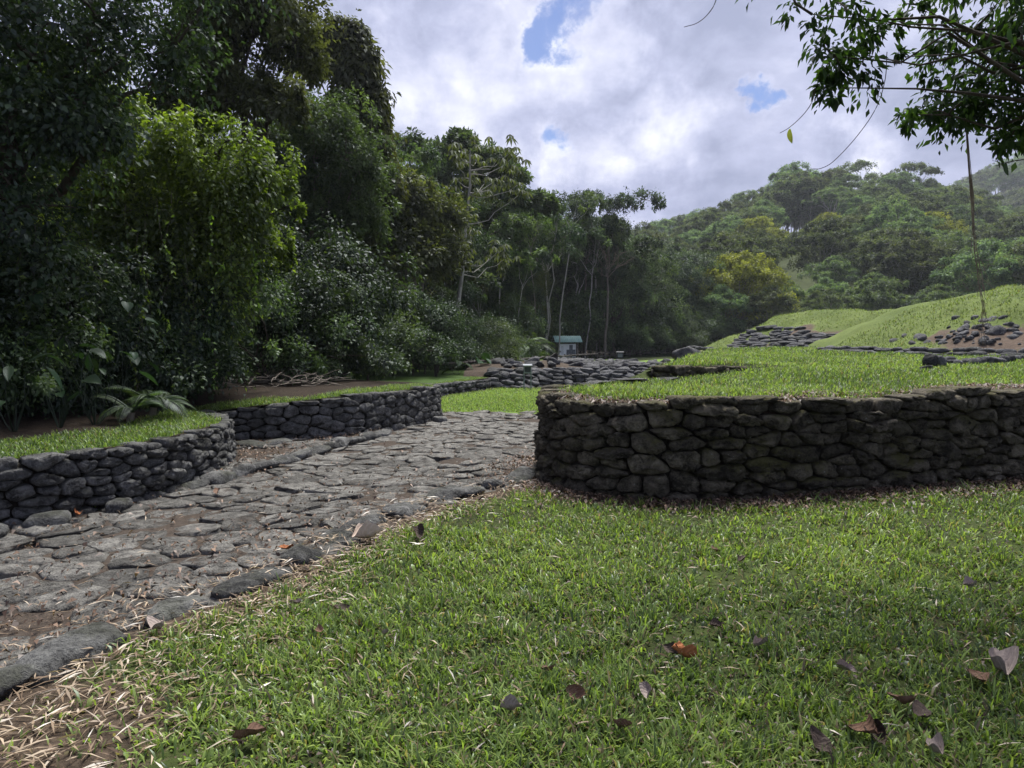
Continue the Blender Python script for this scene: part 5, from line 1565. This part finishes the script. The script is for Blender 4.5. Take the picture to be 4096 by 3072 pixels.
# ------------------------------------------------------------------ grass (nobody could count it)
def blades(rng, X, Y, Z, Lm, Wm, lean=(0.35, 1.1), tint_bias=None, broad=0.25, brown=0.06):
    n = len(X)
    az = rng.uniform(0, 2 * math.pi, n)
    L = Lm * rng.uniform(0.55, 1.5, n); W_ = Wm * rng.uniform(0.7, 1.4, n)
    th0 = rng.uniform(*lean, n) * 0.6; th1 = th0 + rng.uniform(0.3, 0.9, n)
    br = rng.random(n) < broad
    L = np.where(br, L * 0.5, L); W_ = np.where(br, W_ * 2.3, W_); th1 = np.where(br, 1.35, th1)
    h = np.stack([np.cos(az), np.sin(az), np.zeros(n)], 1)
    s = np.stack([-np.sin(az), np.cos(az), np.zeros(n)], 1)
    up = np.array([0, 0, 1.0])
    P = np.stack([X, Y, Z], 1)
    d0 = h * np.sin(th0)[:, None] + up * np.cos(th0)[:, None]; d1 = h * np.sin(th1)[:, None] + up * np.cos(th1)[:, None]
    mid = P + d0 * (L * 0.55)[:, None]; tip = mid + d1 * (L * 0.55)[:, None]
    w = s * (W_ * 0.5)[:, None]
    V = np.stack([P - w * 0.6, P + w * 0.6, mid + w, mid - w, tip], 1).reshape(-1, 3)
    b = np.arange(n)[:, None] * 5
    q = b + np.array([[0, 1, 2, 3]]); t = b + np.array([[3, 2, 4]])
    tint = np.clip(rng.normal(0.48, 0.31, n) + (0 if tint_bias is None else tint_bias), 0, 0.93)
    tint = np.where(rng.random(n) < brown, rng.uniform(0.955, 1.0, n), tint)
    return V, q, t, np.concatenate([tint, tint])

GX = []
def lawn_density(x, y):
    dk = dist_path(x, y, KERB_R); dw = dist_path(x, y, WALL_R)
    ok = ~inside(x, y, ROAD_POLY) & ~in_terr(x, y)
    b = np.maximum(sstep(0.60, 0.12, dk + VB(x * 2, y * 2) * 0.4), sstep(0.55, 0.15, dw + VB(x * 2 + 9, y * 2) * 0.35))
    ll = sstep(-1.0, -1.7, x + 0.25 * (y - 2.6)) * sstep(3.7, 2.9, y)
    d = (1 - b) * (1 - 0.88 * ll)
    thin = sstep(-0.05, 0.22, VA(x * 1.3 + 5, y * 1.3) + 0.2 * sstep(-0.5, 2.5, x) * sstep(6.5, 3.5, y))
    return np.where(ok, d * (1 - 0.62 * thin) * (0.30 + 0.70 * sstep(-0.25, 0.12, VC(x * 7, y * 7))), 0)
def front_lawn():
    rng = np.random.default_rng(601)
    n = 300000
    D = np.exp(rng.uniform(math.log(2.0), math.log(9.2), n)); u = rng.uniform(-0.86, 0.86, n)
    x = u * D; y = D
    # the lawn goes on beyond the frame, thinner in blades
    De = np.exp(rng.uniform(math.log(1.0), math.log(8.5), 90000)); ue = rng.uniform(-1.2, 2.6, 90000)
    ke = (np.abs(ue) > 0.86) | (De < 2.0)
    x = np.concatenate([x, (ue * De)[ke]]); y = np.concatenate([y, De[ke]])
    k = rng.random(len(x)) < lawn_density(x, y)
    x, y = x[k], y[k]
    z = VA(x * 1.1, y * 1.1) * 0.05 + VB(x * 3.2, y * 3.2) * 0.02 - 0.004
    tuft = VB(x * 6, y * 6)
    patch = VA(x * 0.8 + 20, y * 0.8)
    big = rng.random(len(x)) < 0.12
    Lm = (0.034 + 0.03 * np.clip(tuft, 0, 1)) * np.where(big, 1.7, 1.0) * (1 + 0.03 * y)
    V, q, t, tt = blades(rng, x, y, z, Lm * 1.2, 0.0075 * (1 + 0.05 * y), tint_bias=np.clip(patch * 0.5 + 0.08 - 0.10 * sstep(0, 3, x) * sstep(6, 3, y), -0.3, 0.3), broad=0.3, brown=0.13)
    # taller loose tufts
    m = 420
    D = np.exp(rng.uniform(math.log(2.2), math.log(7.5), m)); u = rng.uniform(-0.5, 0.85, m)
    cx, cy_ = u * D, D
    k = lawn_density(cx, cy_) > 0.3
    cx, cy_ = cx[k], cy_[k]
    i = rng.integers(0, len(cx), len(cx) * 16)
    x2 = cx[i] + rng.normal(0, 0.03, len(i)); y2 = cy_[i] + rng.normal(0, 0.03, len(i))
    z2 = VA(x2 * 1.1, y2 * 1.1) * 0.05 + VB(x2 * 3.2, y2 * 3.2) * 0.02 - 0.004
    V2, q2, t2, tt2 = blades(rng, x2, y2, z2, 0.095, 0.0062, lean=(0.1, 0.8), tint_bias=0.05, broad=0.0)
    h = len(q); q = np.vstack([q, q2 + len(V)]); t = np.vstack([t, t2 + len(V)]); V = np.vstack([V, V2])
    tt = np.concatenate([tt[:h], tt2[:len(q2)], tt[h:], tt2[len(q2):]])
    tag(put('lawn_grass', mesh('lawn_grass', V, [q, t], M['grass'], tint=tt)), 'short broad-bladed grass of the foreground lawn', 'grass', None, 'stuff')
front_lawn()
def terrace_grass():
    rng = np.random.default_rng(602)
    n = 175000
    D = np.exp(rng.uniform(math.log(7.0), math.log(31), n)); u = np.where(rng.random(n) < 0.86, rng.uniform(0.0, 0.86, n), rng.uniform(0.86, 1.4, n))
    x, y = u * D, D
    dens = np.where(in_terr(x, y), 1 - terrace_bare(x, y) * 0.96, 0) * (dist_path(x, y, WALL_R) > 0.17)
    k = rng.random(n) < dens
    x, y = x[k], y[k]
    Lm = 0.058 * (1 + 0.03 * (y - 7)) * (1 + 0.8 * np.clip(VB(x * 3, y * 3), -0.4, 0.5))
    V, q, t, tt = blades(rng, x, y, terrace_z(x, y) - 0.005, Lm, 0.0085 * (1 + 0.07 * (y - 7)), tint_bias=0.07 + VA(x * 0.6, y * 0.6) * 0.4, broad=0.2, brown=0.08)
    tag(put('terrace_grass', mesh('terrace_grass', V, [q, t], M['grass'], tint=tt)), 'bright backlit grass of the raised lawn', 'grass', None, 'stuff')
terrace_grass()
def plaza_grass():
    rng = np.random.default_rng(603)
    n = 40000
    D = np.exp(rng.uniform(math.log(15.5), math.log(24.5), n)); u = rng.uniform(-0.16, 0.16, n)
    x, y = u * D, D
    k = inside(x, y, [(-1.6, 15.7), (2.6, 15.9), (5.0, 24.0), (-0.8, 23.0), (-2.4, 19.3), (-2.3, 17.5)]) & (dist_path(x, y, bank_path) > 0.1)
    x, y = x[k], y[k]
    V, q, t, tt = blades(rng, x, y, plaza_z(x, y), 0.05, 0.012, tint_bias=0.2 + VA(x, y) * 0.2, broad=0.3)
    tag(put('plaza_grass', mesh('plaza_grass', V, [q, t], M['grass'], tint=tt)), 'yellow-green mown grass of the sunken plaza', 'grass', None, 'stuff')
plaza_grass()
def strip_grass():
    rng = np.random.default_rng(604)
    P, s = smooth_path([(*p, z) for p, z in zip(BANK[1:], BANK_Z[1:])], 0.05)
    n = 60000
    i = rng.integers(0, len(P), n); o = rng.uniform(0.16, 1.3, n)
    w = np.where(P[i, 1] < 9.5, 1.15, np.where(P[i, 1] < 14, 0.75, 0.5))
    d = norm(np.array([-1.0, 0.45]))
    x, y = P[i, 0] + d[0] * o, P[i, 1] + d[1] * o
    k = o + VB(x * 1.5, y * 1.5) * 0.6 < w + rng.normal(0, 0.06, n)
    x, y, o, i = x[k], y[k], o[k], i[k]
    z = P[i, 2] - 0.02 + 0.05 * o * (0.6 + VA(x * 0.5, y * 0.5)) + VB(x * 1.7, y * 1.7) * 0.05 * np.minimum(1, o)
    V, q, t, tt = blades(rng, x, y, z, 0.05, 0.007, tint_bias=-0.02, broad=0.2)
    tag(put('strip_grass', mesh('strip_grass', V, [q, t], M['grass'], tint=tt)), 'grass of the strip above the left walls', 'grass', None, 'stuff')
strip_grass()
def mound_grass():
    rng = np.random.default_rng(605)
    for (root, c, r, zf, nn, lab) in ((mr, MR, 10.5, zr, 30000, 'grass on the mound cut by the frame'), (mm_, MM, 9.2, zm, 14000, 'short grass on the broad middle mound')):
        me = root.data
        co = np.empty(len(me.vertices) * 3, np.float32); me.vertices.foreach_get('co', co); co = co.reshape(-1, 3)
        bare = np.empty(len(co), np.float32); me.attributes['bare'].data.foreach_get('value', bare)
        f = np.array([p.vertices[:] for p in me.polygons])
        ctr = co[f].mean(1)
        fr = f[(ctr[:, 1] < 2) & (bare[f].max(1) < 0.5)]
        A = np.linalg.norm(np.cross(co[fr[:, 1]] - co[fr[:, 0]], co[fr[:, 3]] - co[fr[:, 0]]), axis=1)
        i = rng.choice(len(fr), nn, p=A / A.sum())
        a, b = rng.random((nn, 1)), rng.random((nn, 1))
        Q = co[fr[i]]
        P = (Q[:, 0] * (1 - a) + Q[:, 1] * a) * (1 - b) + (Q[:, 3] * (1 - a) + Q[:, 2] * a) * b
        V, q, t, tt = blades(rng, P[:, 0], P[:, 1], P[:, 2] - 0.01, 0.09 if root is mr else 0.08, 0.022, tint_bias=0.1, broad=0.2)
        tag(put('turf', mesh('turf', V, [q, t], M['turf'], tint=tt), root), kind='stuff')
mound_grass()

# ------------------------------------------------------------------ litter
def flakes(rng, X, Y, Z, L, W_, tint, curl=0.25, pitch=0.25):
    n = len(X)
    az = rng.uniform(0, 6.283, n)
    A = np.stack([np.cos(az), np.sin(az), rng.normal(0, pitch, n)], 1)
    Nn = np.stack([rng.normal(0, 0.35, n), rng.normal(0, 0.35, n), np.ones(n)], 1)
    return leaves(rng, np.stack([X, Y, Z], 1), Nn, A, L, W_, tint, curl)
def litter():
    rng = np.random.default_rng(611)
    # pale straw along the near road edge
    n = 4800
    kp, ks = smooth_path(KERB_R, 0.02)
    i = np.minimum((rng.beta(1.1, 2.0, n) * len(kp)).astype(int), len(kp) - 1)
    off = rng.normal(0.18, 0.30, n) * np.where(kp[i, 1] < 4.2, 1.5, 0.8)
    x = kp[i, 0] + off * 0.8 + 0.05; y = kp[i, 1] - off * 0.6
    z = np.where(inside(x, y, ROAD_POLY), road_z(x, y) + 0.03, VA(x * 1.1, y * 1.1) * 0.05 + 0.015) + rng.uniform(0, 0.02, n)
    L = rng.uniform(0.04, 0.15, n)
    V, f, tt = flakes(rng, x, y, z, L, rng.uniform(0.005, 0.012, n), np.clip(rng.normal(0.6, 0.25, n), 0, 1), 0.06, 0.15)
    tag(put('dry_straw', mesh('dry_straw', V, f, M['straw'], tint=tt)), 'pale dry bamboo straw strewn along the near road edge', 'straw', None, 'stuff')
    # sparse straw on lawn and road
    n = 1700
    D = np.exp(rng.uniform(math.log(2.2), math.log(12), n)); u = rng.uniform(-0.8, 0.8, n); x, y = u * D, D
    k = ~in_terr(x, y) & (~inside(x, y, ROAD_POLY) | (rng.random(n) < 0.7)) & ((x > -2.9) | inside(x, y, ROAD_POLY))
    x, y = x[k], y[k]; n = len(x)
    z = np.where(inside(x, y, ROAD_POLY), road_z(x, y) + 0.035, VA(x * 1.1, y * 1.1) * 0.05 + 0.03) + rng.uniform(0, 0.012, n)
    V, f, tt = flakes(rng, x, y, z, rng.uniform(0.03, 0.13, n), rng.uniform(0.004, 0.010, n), rng.random(n), 0.08, 0.3)
    tag(put('loose_straw', mesh('loose_straw', V, f, M['straw'], tint=tt)), 'scattered single straws over lawn and road', 'straw', None, 'stuff')
    # brown leaf crumbs: road, wall foot, terrace rim, shelf, forest floor
    XS, YS, ZS = [], [], []
    def add(x, y, z): XS.append(x); YS.append(y); ZS.append(z)
    n = 9000
    D = np.exp(rng.uniform(math.log(2.4), math.log(16), n)); u = rng.uniform(-0.8, 0.1, n); x, y = u * D, D
    k = inside(x, y, ROAD_POLY) & (rng.random(n) < 0.4 + 0.75 * sstep(1.4, 0.2, dist_path(x, y, KERB_R)) + 0.5 * inside(x, y, SHELF_POLY))
    add(x[k], y[k], road_z(x[k], y[k]) + 0.03)
    n = 6000
    P, _ = smooth_path(WALL_R, 0.02); i = rng.integers(0, len(P), n)
    t = norm(np.gradient(P, axis=0)); nn = np.stack([t[:, 1], -t[:, 0]], 1) * -1
    o = np.abs(rng.normal(0.0, 0.28, n)) + 0.08
    x, y = P[i, 0] + nn[i, 0] * o, P[i, 1] + nn[i, 1] * o
    add(x, y, VA(x * 1.1, y * 1.1) * 0.05 + 0.02 + rng.uniform(0, 0.02, n))
    n = 3800
    i = rng.integers(0, int(len(P) * 0.55), n); o = -(np.abs(rng.normal(0.35, 0.25, n)) + 0.1)
    x, y = P[i, 0] + nn[i, 0] * o, P[i, 1] + nn[i, 1] * o
    add(x, y, terrace_z(x, y) + 0.02)
    n = 1200
    i = rng.integers(int(len(P) * 0.5), len(P), n); o = -(rng.uniform(0.1, 0.36, n))
    x, y = P[i, 0] + nn[i, 0] * o, P[i, 1] + nn[i, 1] * o
    add(x, y, terrace_z(x, y) + 0.015)
    n = 1500
    x, y = rng.uniform(-4.5, -2.2, n), rng.uniform(7.3, 12, n); k = inside(x, y, SHELF_POLY)
    add(x[k], y[k], road_z(x[k], y[k]) + 0.03)
    big_n = sum(len(a) for a in XS)
    n = 6000
    D = np.exp(rng.uniform(math.log(2.3), math.log(8), n)); u = rng.uniform(-0.5, 0.8, n); x, y = u * D, D
    k = ~in_terr(x, y) & ~inside(x, y, ROAD_POLY)
    add(x[k], y[k], VA(x[k] * 1.1, y[k] * 1.1) * 0.05 + 0.012 + rng.uniform(0, 0.022, k.sum()))
    x, y, z = np.concatenate(XS), np.concatenate(YS), np.concatenate(ZS); n = len(x)
    L = rng.uniform(0.02, 0.065, n)
    L[big_n:] = rng.uniform(0.01, 0.032, n - big_n)
    tl = np.clip(rng.normal(0.45, 0.28, n), 0, 1); tl[big_n:] *= 0.55
    V, f, tt = flakes(rng, x, y, z, L, L * rng.uniform(0.25, 0.6, n), tl, 0.35, 0.35)
    tag(put('leaf_litter', mesh('leaf_litter', V, f, M['litter'], tint=tt)), 'small brown leaf litter along walls, road and rim', 'litter', None, 'stuff')
    # forest floor twigs behind the road wall
    ch = []
    for k in range(160):
        p = at(rng.uniform(190, 330), 392, rng.uniform(12, 16)); p[2] = 0.78 + rng.uniform(0, 0.12)
        a = rng.uniform(0, 6.28); L = rng.uniform(0.2, 0.9)
        ch.append(limb(rng, p, p + np.array([math.cos(a) * L, math.sin(a) * L, rng.uniform(-0.05, 0.15)]), 0.008, 0.004, 5, 0.1))
    v, f = tubes(ch, 4)
    tag(put('twig_litter', mesh('twig_litter', v, f, M['bark_mid'], True)), 'tangle of dry twigs on the forest floor behind the road wall', 'twigs', None, 'stuff')
litter()

# ------------------------------------------------------------------ big dry leaves, one by one
def dry_leaf_mesh(seed, mat, n=11, wide=0.34):
    rng = np.random.default_rng(seed)
    t = np.linspace(0, 1, n)
    w = np.sin(math.pi * np.clip(t * 0.96 + 0.02, 0, 1)) ** 0.8 * wide * (1 + rng.normal(0, 0.06, n))
    a, b = rng.uniform(0.3, 1.1), rng.uniform(0.5, 1.3)
    V = []
    for k in range(n):
        z0 = a * (t[k] - 0.5) ** 2 + 0.03 * math.sin(7 * t[k] + seed)
        for q in (-1, -0.55, 0, 0.55, 1):
            V.append((w[k] * q * (1 - 0.25 * b * abs(q)), t[k] - 0.5, z0 + b * w[k] * abs(q) ** 1.6 * (1 + 0.5 * math.sin(5 * t[k] + q * 2 + seed)) + rng.normal(0, 0.02)))
    idx = np.arange(n * 5).reshape(n, 5)
    f = np.stack([idx[:-1, :-1], idx[1:, :-1], idx[1:, 1:], idx[:-1, 1:]], -1).reshape(-1, 4)
    # short stalk
    V = np.array(V); s = np.array([(-.008, -.5, V[2, 2]), (.008, -.5, V[2, 2]), (.005, -.72, V[2, 2] + .05), (-.005, -.72, V[2, 2] + .05)])
    return mesh('dry_leaf', np.vstack([V, s]), [f, np.array([[0, 1, 2, 3]]) + len(V)], mat, True)
def dl_mat(name, a, b):
    m, t, out = new_mat(name)
    tc = N(t, 'ShaderNodeTexCoord')
    wv = N(t, 'ShaderNodeTexWave', bands_direction='DIAGONAL'); wv.inputs['Scale'].default_value = 3.2; wv.inputs['Distortion'].default_value = 6.0; wv.inputs['Detail'].default_value = 3
    link(t, tc.outputs['Object'], wv.inputs['Vector'])
    n = noise(t, tc.outputs['Object'], 6, 5, 0.6)
    c = mix(t, mathn(t, 'ADD', mathn(t, 'MULTIPLY', wv.outputs['Fac'], 0.12), mathn(t, 'MULTIPLY', n.outputs[0], 0.88)), a, b)
    principled(t, out, c, 0.75, mathn(t, 'ADD', wv.outputs['Fac'], n.outputs[0]), 0.3, 0.01, 0.2)
    return m
M['dl_brown'] = dl_mat('dry_leaf_brown', (0.06, 0.032, 0.02), (0.21, 0.125, 0.085))
M['dl_dark'] = dl_mat('dry_leaf_dark', (0.022, 0.016, 0.013), (0.085, 0.06, 0.048))
M['dl_grey'] = dl_mat('dry_leaf_grey', (0.13, 0.105, 0.095), (0.36, 0.30, 0.27))
M['dl_orange'] = dl_mat('dry_leaf_orange', (0.16, 0.055, 0.02), (0.42, 0.17, 0.07))
M['dl_cream'] = dl_mat('dry_leaf_cream', (0.34, 0.26, 0.20), (0.66, 0.56, 0.47))
DLM = {k: [dry_leaf_mesh(hash(k) % 7 + 10 * j + 3, M['dl_' + k]) for j in range(3)] for k in ('brown', 'dark', 'grey', 'orange', 'cream')}
k_disp = 1024 / 2212.0
BIG = [(540, 1615, 'brown', .12, 'reddish-brown dry leaf in the grass at the bottom edge'), (1640, 1410, 'grey', .10, 'grey cupped dry leaf standing in the middle of the lawn'), (1478, 1432, 'orange', .13, 'orange-brown dry leaf lying beside a dark curled one'), (1452, 1420, 'dark', .10, 'dark curled leaf touching the orange-brown one'),
       (1250, 1520, 'brown', .10, 'brown leaf half sunk in the lower middle grass'), (2155, 1462, 'grey', .19, 'large grey-brown crumpled leaf at the right'), (2110, 1487, 'brown', .15, 'rust-brown leaf under the large crumpled one'), (1948, 1535, 'brown', .11, 'squarish brown leaf between the lower right tufts'), (1990, 1560, 'dark', .11, 'dark leaf next to the squarish brown one'),
       (1865, 1600, 'brown', .16, 'big brown folded leaf at the lower right'), (1900, 1612, 'dark', .13, 'dark half of the big folded leaf'), (1830, 1465, 'grey', .09, 'small grey pointed leaf left of the crumpled one'), (1400, 1516, 'grey', .09, 'grey oval leaf in the lower grass'), (1600, 1222, 'dark', .11, 'dark folded leaf in the upper lawn'), (735, 1332, 'dark', .10, 'dark curled leaf near the straw'),
       (640, 1318, 'grey', .07, 'small greyish leaf at the straw border'), (905, 1166, 'dark', .16, 'long dark leaf near the top of the lawn'), (795, 1172, 'cream', .22, 'large cream-coloured ribbed dry leaf beside the road kerb'), (618, 1197, 'orange', .11, 'bright orange leaf on the paving near the kerb'), (155, 1398, 'orange', .10, 'orange leaf among straw between the kerb stones'), (345, 1372, 'grey', .13, 'grey crumpled leaf at the end of a kerb stone'),
       (1545, 1366, 'dark', .09, 'black leaf left of the grey cupped one'), (1545, 1200, 'brown', .08, 'small red-brown leaf in the upper lawn'), (2095, 1270, 'grey', .09, 'pale leaf in the right upper lawn'), (2170, 1000, 'brown', .12, 'brown leaf at the foot of the mossy wall, right end'), (1180, 1465, 'brown', .08, 'little brown leaf in the mid lawn'), (1770, 1620, 'dark', .11, 'dark leaf at the bottom edge, right of centre'),
       (1040, 1085, 'dark', .08, 'small dark leaf below the road corner'), (690, 1385, 'brown', .07, 'tiny brown leaf by the straw'), (2020, 1640, 'grey', .10, 'pale broken leaf at the bottom right'), (830, 1390, 'grey', .06, 'tiny pale leaf on the left lawn'), (1340, 1590, 'brown', .08, 'brown sliver leaf in the lower lawn'), (1105, 1560, 'grey', .09, 'pale curled leaf in the lower lawn, centre'), (470, 1070, 'brown', .12, 'brown leaf on the paving below the rounded wall end'), (165, 1120, 'orange', .12, 'orange-brown leaf at the foot of the left wall')]
def big_leaves():
    rng = np.random.default_rng(631)
    for i, (px, py, kd, L, lab) in enumerate(BIG):
        p = on(px * k_disp, py * k_disp, 0.02)
        z = float(road_z(p[0], p[1])) + 0.035 if inside(np.array(p[0]), np.array(p[1]), ROAD_POLY) else float(VA(p[0] * 1.1, p[1] * 1.1)) * 0.05 + 0.052
        o = put('fallen_leaf', DLM[kd][i % 3], None, (p[0], p[1], z), (rng.normal(0, 0.25), rng.normal(0, 0.3), rng.uniform(0, 6.28) if kd != 'cream' else 1.75), (L * 1.05,) * 3)
        tag(o, lab, 'dry leaf', 'large dry leaves', 'thing')
big_leaves()

# ------------------------------------------------------------------ air
def haze():
    m, t, out = new_mat('haze_air')
    v = N(t, 'ShaderNodeVolumePrincipled')
    v.inputs['Color'].default_value = (0.80, 0.86, 0.95, 1)
    v.inputs['Density'].default_value = 0.00028
    v.inputs['Anisotropy'].default_value = 0.3
    link(t, v.outputs[0], out.inputs['Volume'])
    x0, x1, y0, y1, z0, z1 = -625, 625, -205, 645, -2, 230
    V = [(x0, y0, z0), (x1, y0, z0), (x1, y1, z0), (x0, y1, z0), (x0, y0, z1), (x1, y0, z1), (x1, y1, z1), (x0, y1, z1)]
    f = np.array([[0, 3, 2, 1], [4, 5, 6, 7], [0, 1, 5, 4], [1, 2, 6, 5], [2, 3, 7, 6], [3, 0, 4, 7]])
    tag(put('haze', mesh('haze', V, f, m)), 'thin bluish haze in the valley air', 'haze', None, 'stuff')
haze()

# ------------------------------------------------------------------ tell look-alikes apart by their order from the left
def order_labels():
    words = ['leftmost', 'second from left', 'third from left', 'fourth from left', 'fifth from left', 'sixth from left', 'seventh from left', 'eighth from left', 'ninth from left', 'tenth from left', 'eleventh from left', 'twelfth from left', 'thirteenth from left', 'fourteenth from left', 'fifteenth from left', 'sixteenth from left']
    by = {}
    for o in SC.objects:
        if o.parent is None and o.get('label'):
            by.setdefault(o['label'], []).append(o)
    for lab, os_ in by.items():
        if 1 < len(os_) <= len(words) and len(lab.split()) <= 12:
            os_.sort(key=lambda o: o.location.x / max(o.location.y, 0.1))
            for w, o in zip(words[:len(os_) - 1] + ['rightmost'], os_):
                o['label'] = lab + ', ' + w + (' of them' if len(lab.split()) <= 10 else '')
order_labels()
